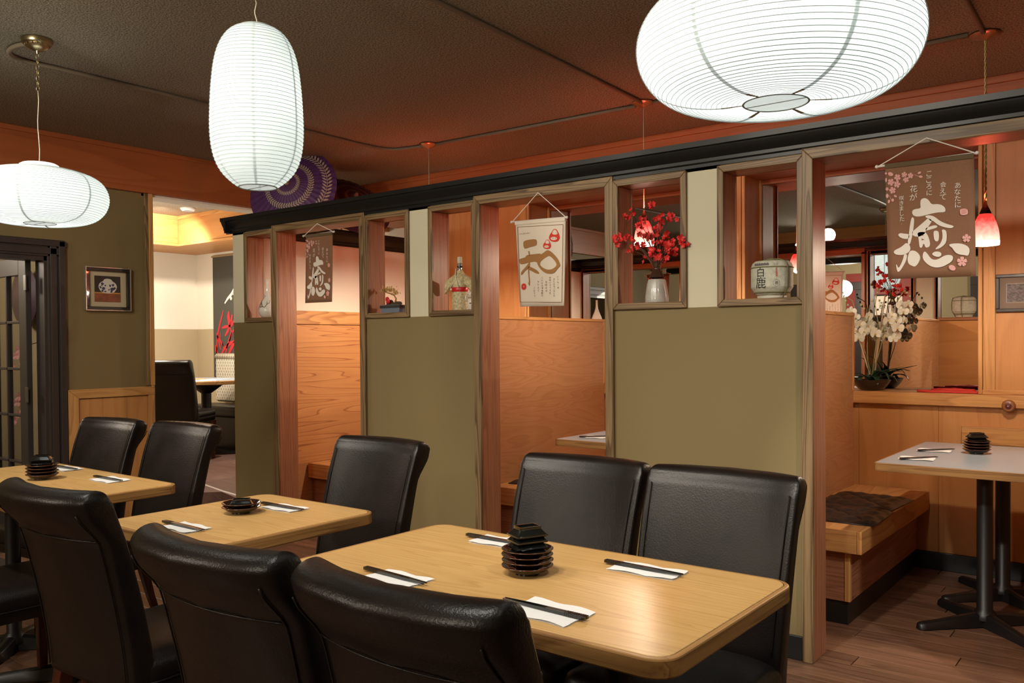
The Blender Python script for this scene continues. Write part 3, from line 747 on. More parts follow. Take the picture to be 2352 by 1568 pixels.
def lantern(name, label, x, y, z, prof, nr, seams, power, chain=True, collar=None):
    t = thing(name, label, 'lantern', (x, y, z), 0, 'white paper lanterns')
    P_ = smooth_prof(prof, 3)
    pr = interp(P_, nr*4)
    out = []
    for i, (r, zz) in enumerate(pr):     # paper sags slightly between the wires
        k = math.sin(PI*(i % 4)/4); out.append((r-.0016*k if nr else r, zz))
    MB().lathe(out, 72, cap0=False, cap1=False).build('paper_shade', paper, t, smooth='all')
    ri = MB()
    for i in range(nr+1):
        r, zz = pr[i*4]; rr = .0011
        ri.lathe([(r+rr, zz-rr*.6), (r+rr*1.6, zz), (r+rr, zz+rr*.6)], 72, cap0=False, cap1=False)
    ri.build('ribs', rib_m, t, smooth='all', kind='stuff')
    for q in range(seams):
        a = 2*PI*q/seams+.35; m = MB(); hw = .0045
        rows = []
        for r, zz in pr[1:-1]:
            w_ = hw*min(1, r/.1); rows.append([((r-.003)*math.cos(a)-w_*k*math.sin(a), (r-.003)*math.sin(a)+w_*k*math.cos(a), zz) for k in (-1, 0, 1)])
        m.rings(rows, False, False, False).build('seam', seam_m, t, smooth='all')
    r0, z0 = pr[0]; r1, z1 = pr[-1]
    MB().loop([(r0*math.cos(2*PI*i/48), r0*math.sin(2*PI*i/48), z0) for i in range(48)], .0022).build('bottom_ring', rib_m, t, smooth='all')
    MB().loop([(r1*math.cos(2*PI*i/48), r1*math.sin(2*PI*i/48), z1) for i in range(48)], .0022).build('top_ring', rib_m, t, smooth='all')
    MB().tube([(-r1, 0, z1), (r1, 0, z1)], .0015, 6).tube([(-r0, 0, z0), (r0, 0, z0)], .0012, 6).build('wire_bar', rib_m, t)
    zc = z1*.55
    MB().lathe([(.018, zc+.09), (.018, zc+.05), (.012, zc+.045)], 16).build('socket', white_m, t, smooth=40)
    MB().tube([(0, 0, zc+.09), (0, 0, z1+.02)], .003, 6).build('inner_cord', cordw, t)
    if chain:
        top = 2.7-z
        MB().lathe([(.062, top), (.065, top-.012), (.062, top-.022), (.050, top-.026), (.047, top-.036), (.03, top-.048), (.008, top-.054), (.006, top-.066)], 32).build('canopy', brass, t, smooth=50)
        sc0 = MB()
        for q in range(16): sc0.box(.048*math.cos(q*PI/8)-.003, .048*math.sin(q*PI/8)-.003, top-.034, .048*math.cos(q*PI/8)+.003, .048*math.sin(q*PI/8)+.003, top-.026)
        sc0.build('beading', brass, t, kind='stuff')
        zc2 = top-.066
        for q in range(7):
            pts = []
            for i in range(16):
                a = 2*PI*i/16; px = .0065*math.cos(a); pz = .0145*math.sin(a)
                pts.append((px, 0, zc2-.0125-q*.024+pz) if q % 2 else (0, px, zc2-.0125-q*.024+pz))
            MB().loop(pts, .0014, 6).build('chain_link', brass, t, smooth='all')
        pc = [(0, 0, zc2-.165)]+[(.003*math.sin(i*1.3), .002*math.cos(i), zc2-.165+(z1-zc2+.165)*i/8) for i in range(1, 9)]
        MB().tube(pc, .0022, 6).build('cord', cord_clear, t, smooth='all')
    else:
        top = 2.7-z
        MB().tube([(0, 0, z1), (0, 0, top-.03)], .0022, 6).build('cord', cord_clear, t)
        MB().lathe([(.055, top), (.055, top-.015), (.02, top-.03), (.004, top-.034)], 28).build('canopy', brass, t, smooth=50)
    light('POINT', name+'_bulb', (x, y, z+zc), power, (1, .97, .9), .03)
    return t
wide = [(.066, 0), (.13, -.004), (.20, .008), (.245, .030), (.278, .070), (.290, .12), (.278, .168), (.245, .206), (.18, .232), (.12, .242), (.078, .246)]
tall = [(.062, 0), (.09, .018), (.125, .055), (.146, .11), (.153, .18), (.151, .26), (.146, .34), (.136, .42), (.118, .475), (.09, .515), (.055, .532)]
lantern('flat_paper_lantern', 'wide flat white paper lantern at top right, nearest and largest', -.668, 1.76, 1.815, wide, 52, 6, 1.5)
lantern('tall_paper_lantern', 'tall oval white paper lantern above the small table', -2.445, 1.76, 1.845, tall, 46, 6, .5, chain=True)
L3 = lantern('flat_paper_lantern', 'wide flat white paper lantern at far left on chain and cord', -4.07, 1.764, 1.872, wide, 46, 6, 1.5)
MB().lathe([(.078, .244), (.080, .262), (.070, .268)], 40, cap0=False, cap1=False).build('collar', paper, L3, smooth=50)

# pendant with pink glass shade
def pglass():
    m, nt, b = newmat('mottled_pink_glass'); N = nt.nodes; L = nt.links
    tc = N.new('ShaderNodeTexCoord'); sp = N.new('ShaderNodeSeparateXYZ'); L.new(tc.outputs['Object'], sp.inputs[0])
    r = N.new('ShaderNodeMapRange'); r.inputs[1].default_value = .0; r.inputs[2].default_value = .16; L.new(sp.outputs[2], r.inputs[0])
    n = N.new('ShaderNodeTexNoise'); n.inputs['Scale'].default_value = 60; n.inputs['Detail'].default_value = 6; L.new(tc.outputs['Object'], n.inputs['Vector'])
    mm = N.new('ShaderNodeMath'); mm.operation = 'MULTIPLY_ADD'; mm.inputs[1].default_value = .5; L.new(n.outputs[0], mm.inputs[0]); L.new(r.outputs[0], mm.inputs[2])
    cr_ = N.new('ShaderNodeValToRGB'); e = cr_.color_ramp.elements; e[0].position = .2; e[0].color = (1, .62, .55, 1); e[1].position = 1.15; e[1].color = (.9, .06, .045, 1)
    q = e.new(.6); q.color = (1, .38, .32, 1)
    L.new(mm.outputs[0], cr_.inputs[0])
    em = N.new('ShaderNodeEmission'); em.inputs[1].default_value = .9; L.new(cr_.outputs[0], em.inputs[0])
    g = N.new('ShaderNodeBsdfTranslucent'); dk = N.new('ShaderNodeVectorMath'); dk.operation = 'SCALE'; dk.inputs['Scale'].default_value = .8; L.new(cr_.outputs[0], dk.inputs[0]); L.new(dk.outputs[0], g.inputs[0]); gl = N.new('ShaderNodeBsdfGlossy'); gl.inputs['Roughness'].default_value = .15
    mx = N.new('ShaderNodeMixShader'); mx.inputs[0].default_value = .06; L.new(g.outputs[0], mx.inputs[1]); L.new(gl.outputs[0], mx.inputs[2])
    a = N.new('ShaderNodeAddShader'); L.new(mx.outputs[0], a.inputs[0]); L.new(em.outputs[0], a.inputs[1]); L.new(a.outputs[0], N['Material Output'].inputs[0]); return m
pg = pglass()
dark_brass = plain('dark_bronze', (.05, .03, .02), .35, .8)
copper = plain('copper_canopy', (.45, .24, .17), .3, 1)
glow_rim, nt_, b_g = newmat('glowing_glass_rim'); b_g.inputs['Emission Color'].default_value = (1, .80, .70, 1); b_g.inputs['Emission Strength'].default_value = 1.6
def pendant(x, y, zb, label, cordmat, power):
    t = thing('pendant_lamp', label, 'pendant lamp', (x, y, zb), 0, 'pink glass pendants over the booths')
    pr = [(.056, 0), (.058, .014), (.057, .04), (.052, .075), (.043, .105), (.031, .132), (.023, .142)]
    s_ = smooth_prof(pr, 2)
    sh = MB().lathe(s_, 36, cap0=False, cap1=False).build('glass_shade', pg, t, smooth='all')
    so = sh.modifiers.new('solid', 'SOLIDIFY'); so.thickness = .003; so.offset = -1
    MB().lathe([(.0562, -.0005), (.0578, .006), (.0582, .018), (.0585, .018), (.0583, .006), (.0568, -.001)], 36, cap0=False, cap1=False).build('rim', glow_rim, t, smooth='all')
    MB().lathe([(.025, .138), (.024, .146), (.008, .183), (.0045, .20)], 24).build('cap', dark_brass, t, smooth=40)
    MB().lathe([(.011, .07), (.011, .14)], 16).build('socket', dark_brass, t, smooth=40)
    MB().ball((0, 0, .052), .017, .017, .022).build('bulb', glow_rim, t, smooth='all')
    top = 2.7-zb
    m = MB()
    if cordmat is gold:
        for k in range(2): m.tube([(.0035*math.cos(i*.9+k*PI), .0035*math.sin(i*.9+k*PI), .195+(top-.02-.195)*i/90) for i in range(91)], .0032, 6)
    else: m.tube([(0, 0, .19), (0, 0, top-.02)], .0022, 6)
    m.build('cord', cordmat, t, smooth='all')
    MB().lathe([(.062, top), (.066, top-.006), (.060, top-.013), (.04, top-.018), (.012, top-.03), (.006, top-.034)], 32).build('canopy', copper, t, smooth=50)
    light('POINT', 'pendant_bulb', (x, y, zb+.005), power*.8, (1, .80, .60), .018)
    light('POINT', 'pendant_bulb', (x, y, zb+.085), power*.8, (1, .72, .55), .015)
    light('POINT', 'pendant_glow', (x, y, zb+.215), 7, (1, .10, .045), .008)     # added bodiless red point above the cap, stands in for light through the glass
pendant(-.70, 4.40, 1.745, 'pink glass pendant lamp on twisted gold cord at right, over the orchid booth', gold, 44)
pendant(-2.45, 4.40, 1.875, 'pink glass pendant lamp glowing behind the red blossom vase', cord_clear, 46)
pendant(-4.12, 4.37, 1.80, 'pink glass pendant lamp of the farthest booth, its cord rising above the partition', cord_clear, 62)
# recessed downlights
def downlight(x, y, label, z=2.7, r=.06):
    t = thing('recessed_downlight', label, 'light', (x, y, z), 0, 'recessed ceiling lights')
    MB().lathe([(r*.82, -.03), (r, -.028), (r*1.25, -.008), (r*1.25, 0)], 28, cap0=False).build('trim_ring', white_m, t, smooth=50)
    MB().lathe([(r*.8, -.004), (r*.8, -.002)], 24).build('lens', glow_rim, t)
downlight(-7.93, 4.87, 'recessed ceiling light in the other room, seen through the opening')

# ceiling conduits
def conduit(path, label, r=.011):
    o = MB().tube(path, r, 8).build('ceiling_conduit', conduit_m, smooth='all'); tag(o, label, 'conduit', 'surface conduits on the ceiling')
CZ = 2.688
def arcp(pts, n=6):
    P = smooth_prof([(p[0], p[1]) for p in pts], 3); return [(p[0], p[1], CZ) for p in P]
conduit(arcp([(-4.12, 1.75), (-4.21, 1.722), (-4.33, 1.74), (-4.395, 1.83), (-4.378, 1.99), (-4.386, 2.834), (-4.44, 3.575), (-4.46, 4.10), (-4.43, 4.30), (-4.31, 4.335), (-4.17, 4.36)]), 'conduit looping from the far left lantern canopy back across the ceiling')
conduit([(-4.06, 4.38, CZ), (-3.3, 4.40, CZ), (-2.51, 4.41, CZ)], 'conduit joining the two left pendant canopies along the ceiling')
conduit([(-2.39, 4.41, CZ), (-1.5, 4.37, CZ), (-.76, 4.34, CZ)], 'conduit behind the large lantern, joining the two right pendant canopies')
conduit([(-2.36, 1.9, CZ), (-2.36, 2.58, CZ), (-2.41, 3.7, CZ), (-2.44, 4.36, CZ)], 'conduit running from top centre to the middle pendant canopy')
conduit([(-.67, 2.6, CZ), (-.69, 3.93, CZ), (-.70, 4.34, CZ)], 'short conduit at top right, meeting the right pendant canopy')

# ================================================================== DECORATION
def at(px, py, Y):      # point of the vertical plane y = Y on the sight line of a photograph pixel
    d = fwd*1972.94+rt2*(px-1176)-up2*(py-817.25); t = Y/d.y
    return Vector((d.x*t, Y, H+d.z*t))
ink_brown = plain('brown_ink', (.36, .17, .055), .85); ink_red = plain('red_ink', (.62, .035, .02), .8)
ink_cream = plain('cream_ink', (.74, .66, .58), .85); ink_pink = plain('pink_ink', (.72, .36, .33), .85)
ink_black = plain('black_ink', (.018, .018, .018), .8)
cloth_brown = plain('brown_cloth', (.235, .110, .058), .9, noise=.12, nscale=600, bump=.3, bscale=900)
cloth_cream = plain('cream_cloth', (.76, .66, .55), .9, noise=.04, nscale=500, bump=.3, bscale=900)
hem_m = plain('olive_hem', (.12, .08, .04), .9)
def flatpoly(m, loops, y):      # loops: outer and holes, lists of (x, z)
    L_ = [[Vector((p[0], p[1], 0)) for p in q] for q in loops]
    flat = [p for q in L_ for p in q]; tri = tessellate_polygon(L_)
    m.add([(p.x, y, p.y) for p in flat], tri)
def rounded(pts, it=2):
    for _ in range(it):
        q = []
        for a, b_ in zip(pts, pts[1:]+pts[:1]): q += [(a[0]*.75+b_[0]*.25, a[1]*.75+b_[1]*.25), (a[0]*.25+b_[0]*.75, a[1]*.25+b_[1]*.75)]
        pts = q
    return pts
def text2d(s_, italic=0):
    cu = bpy.data.curves.new('t', 'FONT'); cu.body = s_; cu.align_x = 'CENTER'; cu.align_y = 'CENTER'; cu.resolution_u = 2; cu.shear = italic
    o = bpy.data.objects.new('t', cu); C.objects.link(o); bpy.context.view_layer.update()
    me = bpy.data.meshes.new_from_object(o.evaluated_get(bpy.context.evaluated_depsgraph_get()))
    v = [(p.co.x, p.co.y) for p in me.vertices]; f = [tuple(p.vertices) for p in me.polygons]
    bpy.data.objects.remove(o); bpy.data.curves.remove(cu); bpy.data.meshes.remove(me)
    if v:
        cx = (min(p[0] for p in v)+max(p[0] for p in v))/2; cy = (min(p[1] for p in v)+max(p[1] for p in v))/2
        v = [(p[0]-cx, p[1]-cy) for p in v]
    return v, f
def column(m, txt, x, z0, z1, wd, ys, fill=.86):  # vertical writing between z0 (top) and z1, character width wd
    n = len(txt); h = (z0-z1)/n
    for i, ch in enumerate(txt):
        v, f = text2d(ch)
        if not v: continue
        H_ = max(p[1] for p in v)-min(p[1] for p in v); W_ = max(p[0] for p in v)-min(p[0] for p in v)
        k = min(h*fill/max(H_, .3), wd/max(W_, .3)) if ch != '。' else wd*.5
        for y in ys: m.add([(x+p[0]*k+.001*math.sin(i*5), y, z0-h*(i+.5)+p[1]*k) for p in v], f)
def banner(label, Y, tl, tr_, bl, br, rodl, rodr, apex, cloth, hem, extra=None):
    """corners given as world (x, z)"""
    x0 = (tl[0]+bl[0])/2
    t = thing('hanging_banner', label, 'banner', (0, 0, 0), 0, 'printed hanging banners')
    n = 14; rows = []
    def wv(u, v): return .0022*math.sin(u*7+v*3)*v
    for j in range(n+1):
        v = j/n; a = (tl[0]+(bl[0]-tl[0])*v, tl[1]+(bl[1]-tl[1])*v); b_ = (tr_[0]+(br[0]-tr_[0])*v, tr_[1]+(br[1]-tr_[1])*v)
        rows.append([(a[0]+(b_[0]-a[0])*i/n, Y+wv(i/n, v), a[1]+(b_[1]-a[1])*i/n) for i in range(n+1)])
    c = MB().rings(rows, False, False, False).build('cloth', cloth, t, smooth='all'); sd = c.modifiers.new('solid', 'SOLIDIFY'); sd.thickness = .0012; sd.offset = 0
    hh = .016
    MB().rings([[(tl[0], Y+dy, tl[1]+dz), (tr_[0], Y+dy, tr_[1]+dz)] for dy, dz in ((-.004, -hh), (-.007, -.006), (-.005, .002), (.005, .002), (.007, -.006), (.004, -hh))], False, False, False).build('rod_sleeve', hem, t, smooth='all')
    MB().tube([(rodl[0], Y, rodl[1]), (rodr[0], Y, rodr[1])], .0045, 8).ball((rodl[0], Y, rodl[1]), .007).ball((rodr[0], Y, rodr[1]), .007).build('rod', plain('white_rod', (.78, .72, .66), .6), t, smooth='all')
    MB().tube([(rodl[0]+.004, Y, rodl[1]), (apex[0], Y-.012, apex[1]), (rodr[0]-.004, Y, rodr[1])], .0022, 6).build('hanging_string', cordw, t)
    MB().tube([(apex[0], Y-.012, apex[1]), (apex[0], P0-.019, apex[1]+.004)], .0016, 6).build('nail', chrome, t)
    return t
def mapper(tlx, tly, sx, sy, Y): return lambda p: (lambda w_: (w_.x, w_.z))(at(tlx+p[0]*sx, tly+p[1]*sy, Y))
# brushed character of the brown banners, traced in a 1265 x 1568 frame
IY = [
 [(540,660),(540,610),(560,585),(600,578),(640,605),(670,655),(740,648),(790,660),(825,690),(832,730),(810,745),(760,745),(690,755),(600,780),(520,798),(465,790),(442,760),(445,725),(475,708),(545,700)],
 [(435,810),(450,802),(468,820),(462,900),(455,960),(440,1040),(415,1130),(385,1110),(405,1000),(415,900)],
 [(598,785),(650,778),(705,795),(765,845),(840,880),(930,903),(905,930),(840,925),(760,900),(715,868),(680,838),(660,850),(630,815),(600,805)],
 [(630,812),(682,838),(640,900),(600,965),(590,1000),(520,1035),(450,1020),(440,975),(470,950),(530,900),(600,840)],
 [(600,928),(680,900),(725,895),(740,912),(720,928),(660,945),(600,962)],
 [(275,1005),(300,988),(340,995),(412,1000),(405,1055),(350,1058),(310,1045),(280,1025)],
 [(217,1210),(240,1185),(300,1160),(345,1125),(370,1100),(415,1125),(425,1180),(400,1215),(340,1245),(270,1245),(235,1235)],
 [(345,1235),(385,1235),(375,1300),(345,1360),(300,1430),(275,1445),(260,1430),(248,1358),(258,1355),(278,1405),(310,1350),(335,1290)],
 [(395,1250),(410,1205),(440,1188),(490,1200),(530,1240),(540,1280),(520,1330),(495,1365),(470,1380),(440,1370),(400,1350),(385,1300)],
 [(500,980),(590,970),(620,1000),(645,1060),(655,1120),(640,1150),(605,1158),(592,1140),(585,1115),(572,1110),(562,1150),(545,1162),(528,1150),(522,1080),(515,1030)],
 [(690,970),(710,958),(745,962),(755,990),(755,1060),(740,1085),(710,1080),(697,1050)],
 [(785,945),(820,945),(840,965),(845,1030),(838,1090),(810,1130),(760,1165),(708,1180),(730,1150),(770,1110),(795,1050),(795,990)],
 [(565,1250),(575,1210),(595,1200),(625,1230),(650,1270),(690,1300),(750,1290),(810,1250),(860,1237),(905,1245),(917,1270),(905,1310),(850,1350),(790,1380),(720,1390),(650,1370),(600,1330),(570,1290)],
 [(670,1235),(690,1210),(720,1200),(765,1203),(785,1225),(780,1250),(750,1265),(715,1260)],
 [(870,1115),(930,1105),(1000,1105),(1060,1125),(1095,1155),(1100,1200),(1085,1240),(1075,1248),(1040,1240),(990,1235),(945,1215),(920,1180),(900,1150),(875,1138)]]
IYH = [[(545,1015),(562,1008),(582,1020)], [(553,1050),(590,1064),(556,1073)]]
def flower_pts(cx, cy, r, a0=.3):
    pts = []
    for k in range(5):
        a = a0+2*PI*k/5
        for da, rr in ((-.60, .34), (-.50, .80), (-.2, 1.0), (0, .90), (.2, 1.0), (.50, .80)): pts.append((cx+r*rr*math.cos(a+da), cy+r*rr*math.sin(a+da)))
    return pts
FL = [(1065,1045,50),(1015,1315,60),(268,340,42),(350,308,36),(425,318,36),(370,365,37),(190,395,44),(263,418,44),(208,490,42),(142,475,22)]
PT = [(185,300,34,22,.3),(143,555,18,26,0),(243,558,20,12,.4),(210,605,17,19,.3),(165,620,15,21,.2),(530,285,22,13,-.4),(545,330,24,14,.1),(128,292,14,14,0),(130,370,12,26,0),(905,1388,42,30,.5)]
def brown_banner(label, Y, corners, rodl, rodr, apex):
    (tl, tr_, bl, br) = corners
    t = banner(label, Y, tl, tr_, bl, br, rodl, rodr, apex, cloth_brown, hem_m)
    A = ((115, 188), (1145, 68), (150, 1530), (1168, 1482))
    def mp(p):
        # inverse bilinear in the traced frame
        u = v = .5
        for _ in range(12):
            L0 = (A[0][0]+(A[2][0]-A[0][0])*v, A[0][1]+(A[2][1]-A[0][1])*v); R0 = (A[1][0]+(A[3][0]-A[1][0])*v, A[1][1]+(A[3][1]-A[1][1])*v)
            u = (p[0]-L0[0])/(R0[0]-L0[0]); yt = A[0][1]+(A[1][1]-A[0][1])*u; yb = A[2][1]+(A[3][1]-A[2][1])*u; v = (p[1]-yt)/(yb-yt)
        l = (tl[0]+(bl[0]-tl[0])*v, tl[1]+(bl[1]-tl[1])*v); r = (tr_[0]+(br[0]-tr_[0])*v, tr_[1]+(br[1]-tr_[1])*v)
        return (l[0]+(r[0]-l[0])*u, l[1]+(r[1]-l[1])*u)
    YS = (Y-.0032, Y+.0032)
    m = MB()
    for y in YS:
        for pl in IY: flatpoly(m, [[mp(p) for p in rounded(pl, 2)]], y)
    m.build('brush_character', ink_cream, t)
    m = MB()
    for y in (Y-.0036, Y+.0036):
        for pl in IYH: flatpoly(m, [[mp(p) for p in pl]], y)
    m.build('character_gap', cloth_brown, t)
    for cx, cy, r in FL:
        m = MB()
        for y in YS: flatpoly(m, [[mp(p) for p in flower_pts(cx, cy, r, cx*.1)]], y)
        m.build('printed_blossom', ink_pink, t)
    for cx, cy, a, b_, an in PT:
        m = MB()
        for y in YS: flatpoly(m, [[mp((cx+a*math.cos(q)*math.cos(an)-b_*math.sin(q)*math.sin(an), cy+a*math.cos(q)*math.sin(an)+b_*math.sin(q)*math.cos(an))) for q in [2*PI*i/12 for i in range(12)]]], y)
        m.build('printed_petal', ink_pink, t)
    m = MB()
    for y in YS:
        flatpoly(m, [[mp(p) for p in rounded([(995,705),(1075,700),(1085,760),(1060,778),(1000,778),(990,740)], 2)]], y)
        tw_ = 0; flatpoly(m, [[mp(p) for p in [(470,304),(522,328),(520,331),(468,308)]]], y); flatpoly(m, [[mp(p) for p in [(168,545),(195,600),(191,602),(164,548)]]], y)
    m.build('seal_print', ink_pink, t)
    m = MB()
    for y in (Y-.0038, Y+.0038):
        for cx, cy, r in FL: flatpoly(m, [[mp((cx+r*.12*math.cos(2*PI*i/8), cy+r*.12*math.sin(2*PI*i/8))) for i in range(8)]], y)
        for yy in (722, 740, 756): flatpoly(m, [[mp(p) for p in [(1012, yy), (1060, yy-8), (1060, yy-4), (1012, yy+4)]]], y)
    m.build('seal_mark', ink_brown, t)
    sx = (tr_[0]-tl[0])/1030
    for txt, x, ya, yb, wd in (('こころに', 642, 260, 555, 62), ('会えて', 803, 385, 605, 78), ('あなたに', 968, 395, 695, 68), ('花が', 462, 425, 612, 90), ('咲きました。', 318, 548, 915, 60)):
        a = mp((x, ya)); b_ = mp((x, yb)); m = MB(); column(m, txt, (a[0]+b_[0])/2, a[1], b_[1], wd*sx, YS); m.build('lettering', ink_cream, t)
    m = MB()
    for i, ch in enumerate('Iyashi'):
        v, f = text2d(ch); p0 = mp((785+30*i, 822+10*i)); k = .9*sx*38
        for y in YS: m.add([(p0[0]+p[0]*k, y, p0[1]+p[1]*k) for p in v], f)
    m.build('latin_lettering', ink_brown, t)
    return t
BY = 3.468
w2 = lambda px, py: (lambda q: (q.x, q.z))(at(px, py, BY))
brown_banner('large brown banner with white brush character, beside the pendant at right', BY, (w2(2033, 378), w2(2237, 353), w2(2040, 641), w2(2242, 634)), w2(2014, 383), w2(2244, 351), w2(2130, 318))
brown_banner('brown banner with white brush character in the leftmost opening', BY, (w2(703, 540), w2(764, 533), w2(701, 696), w2(763, 693)), w2(697, 542), w2(767, 532), w2(732, 514))
# cream banner
tl, tr_, bl, br = w2(1184, 510), w2(1299, 500), w2(1195, 704), w2(1296, 702)
tb = banner('cream banner with brown brush character and two red dolls, in the middle opening', BY, tl, tr_, bl, br, w2(1175, 510), w2(1302, 499), w2(1239, 443), cloth_cream, cloth_cream)
mp = mapper(1170, 480, 140/915, 240/1568, BY)
YS = (BY-.0032, BY+.0032)
m = MB()
HE = [(150,750),(250,725),(255,695),(340,680),(470,665),(480,685),(560,620),(590,615),(640,645),(720,730),(750,790),(770,850),(735,880),(700,930),(665,965),(600,972),(540,960),(480,910),(435,850),(415,785),(300,800),(210,825),(170,825),(152,790)]
HO = [(460,810),(500,760),(560,720),(600,700),(640,725),(690,780),(718,830),(700,865),(650,900),(590,912),(520,890),(470,850)]
for y in YS:
    for pl in ([(215,495),(245,470),(330,455),(405,450),(418,490),(415,540),(385,555),(310,570),(240,597),(222,580),(212,530)],
               [(285,640),(300,627),(308,645),(308,700),(296,700),(295,665)], [(270,845),(300,800),(312,805),(312,860),(285,895),(235,930),(195,985),(178,990),(180,945),(230,890)],
               [(295,855),(350,880),(420,915),(455,960),(450,975),(400,965),(340,930),(280,905)], [(283,895),(300,900),(305,1000),(318,1100),(310,1155),(300,1150),(285,1110),(300,1090),(290,1000)]):
        flatpoly(m, [[mp(p) for p in rounded(pl, 2)]], y)
    flatpoly(m, [[mp(p) for p in rounded(HE, 1)], [mp(p) for p in rounded(HO, 1)]], y)
m.build('brush_character', ink_brown, tb)
m = MB()
B4 = [(128, 270), (810, 232), (790, 1398), (165, 1395)]
for y in YS:
    for i in range(4):
        a, b_ = B4[i], B4[(i+1) % 4]; dx, dy = b_[0]-a[0], b_[1]-a[1]; L_ = math.hypot(dx, dy); nx, ny = -dy/L_*3, dx/L_*3
        flatpoly(m, [[mp((a[0]-nx, a[1]-ny)), mp((b_[0]-nx, b_[1]-ny)), mp((b_[0]+nx, b_[1]+ny)), mp((a[0]+nx, a[1]+ny))]], y)
m.build('printed_border', plain('border_ink', (.22, .10, .04), .85), tb)
for (cx, cy, k) in ((677, 400, 1.0), (568, 532, .74)):
    red = MB(); wht = MB(); brn = MB()
    P_ = lambda q: mp((cx+q[0]*k, cy+q[1]*k))
    for y, y2, y3 in ((BY-.0032, BY-.0037, BY-.0041), (BY+.0032, BY+.0037, BY+.0041)):
        flatpoly(red, [[P_(q) for q in rounded([(-10,-100),(35,-100),(60,-50),(82,5),(82,45),(55,85),(0,95),(-55,80),(-82,40),(-70,-10),(-40,-50)], 2)]], y)
        flatpoly(wht, [[P_(q) for q in rounded([(-5,-88),(28,-88),(50,-45),(50,-22),(10,-12),(-30,-25),(-28,-50)], 2)]], y2)
        flatpoly(wht, [[P_((-5+48*math.cos(a), 42+25*math.sin(a))) for a in [2*PI*i/16 for i in range(16)]]], y2)
        for ex in (-18, 34): flatpoly(brn, [[P_((ex+4*math.cos(a), -42+4*math.sin(a))) for a in [2*PI*i/8 for i in range(8)]]], y3)
        for ex in (-28, -5, 20): flatpoly(brn, [[P_((ex-5, 30)), P_((ex+6, 30)), P_((ex+4, 50)), P_((ex-2, 50))]], y3)
    dl = red.build('red_doll_print', ink_red, tb); wht.build('white_detail_print', cloth_cream, dl); brn.build('doll_detail_print', ink_brown, dl)
red = MB(); wht = MB()
red_s = [(190,1125),(225,1112),(255,1130),(260,1180),(240,1212),(200,1212),(182,1180)]
for y in YS: flatpoly(red, [[mp(p) for p in rounded(red_s, 2)]], y)
v, f = text2d('和')
c0 = mp((222, 1163)); sc1 = .0088
for y in (BY-.0037,): wht.add([(c0[0]+p[0]*sc1, y, c0[1]+p[1]*sc1) for p in v], f)
sl = red.build('red_seal_print', ink_red, tb); wht.build('seal_character', cloth_cream, sl)
m = MB()
for txt, x, ya, yb in (('いつも一緒。', 733, 995, 1240), ('さんぽもごはんも', 675, 1035, 1315), ('喧嘩だってする。', 615, 1008, 1315), ('毎日会話', 557, 1070, 1248), ('これから感謝日々', 497, 1015, 1318), ('なかよく', 440, 1065, 1245), ('くらそう', 382, 1165, 1325)):
    a, b_ = mp((x, ya)), mp((x, yb)); column(m, txt, (a[0]+b_[0])/2, a[1], b_[1], .0085, YS)
for i, ch in enumerate('nagomi'):
    v, f = text2d(ch); p0 = mp((165+29*i, 374-3*i))
    for y in YS: m.add([(p0[0]+p[0]*.0115, y, p0[1]+p[1]*.0115) for p in v], f)
m.build('lettering', plain('dark_ink', (.07, .045, .03), .85), tb, kind='stuff')

# ------------------------------------------------------------------ things on the window sills
SZ = WZ0+.0285
WY = 3.575
t = thing('bottle_vase', 'white bottle vase painted with dark branches, in the leftmost partition window', 'vase', (-4.872, WY, SZ))
porc = plain('white_porcelain', (.72, .68, .60), .12, coat=.6)
def lathe_sm(pr, it=2): return smooth_prof(pr, it)
MB().lathe([(.0, .001)]+lathe_sm([(.030, 0), (.045, .006), (.061, .035), (.060, .06), (.044, .10), (.026, .14), (.014, .175), (.0105, .215), (.0105, .255), (.0125, .262)])+[(.0085, .26), (.008, .2)], 36, cap0=False, cap1=False).build('body', porc, t, smooth='all')
def vr(z):
    P_ = lathe_sm([(.030, 0), (.045, .006), (.061, .035), (.060, .06), (.044, .10), (.026, .14), (.014, .175), (.0105, .215)])
    for a, b_ in zip(P_, P_[1:]):
        if a[1] <= z <= b_[1]: return a[0]+(b_[0]-a[0])*(z-a[1])/max(1e-6, b_[1]-a[1])
    return .03
def on_vase(path, r0):  # path of (angle, z)
    P_ = []
    for i in range(len(path)-1):
        for k in range(4): u = k/4; P_.append((path[i][0]*(1-u)+path[i+1][0]*u, path[i][1]*(1-u)+path[i+1][1]*u))
    P_.append(path[-1]); return [(vr(z)*math.cos(a), vr(z)*math.sin(a), z) for a, z in P_], [r0*(1-.6*i/len(P_)) for i in range(len(P_))]
for pth, r_ in (([(-2.5, .05), (-2.3, .08), (-2.0, .11), (-1.6, .135), (-1.2, .15)], .0028), ([(-2.2, .115), (-1.7, .10), (-1.35, .075), (-1.0, .07), (-.75, .09), (-.7, .11)], .0035), ([(-1.35, .075), (-1.7, .07), (-1.9, .085), (-1.7, .10)], .003), ([(-.75, .09), (-.4, .10), (-.2, .12)], .002)):
    p, rr = on_vase(pth, r_); MB().tube(p, rr, 6).build('painted_branch', plain('grey_brown_glaze', (.07, .05, .04), .3), t, smooth='all')
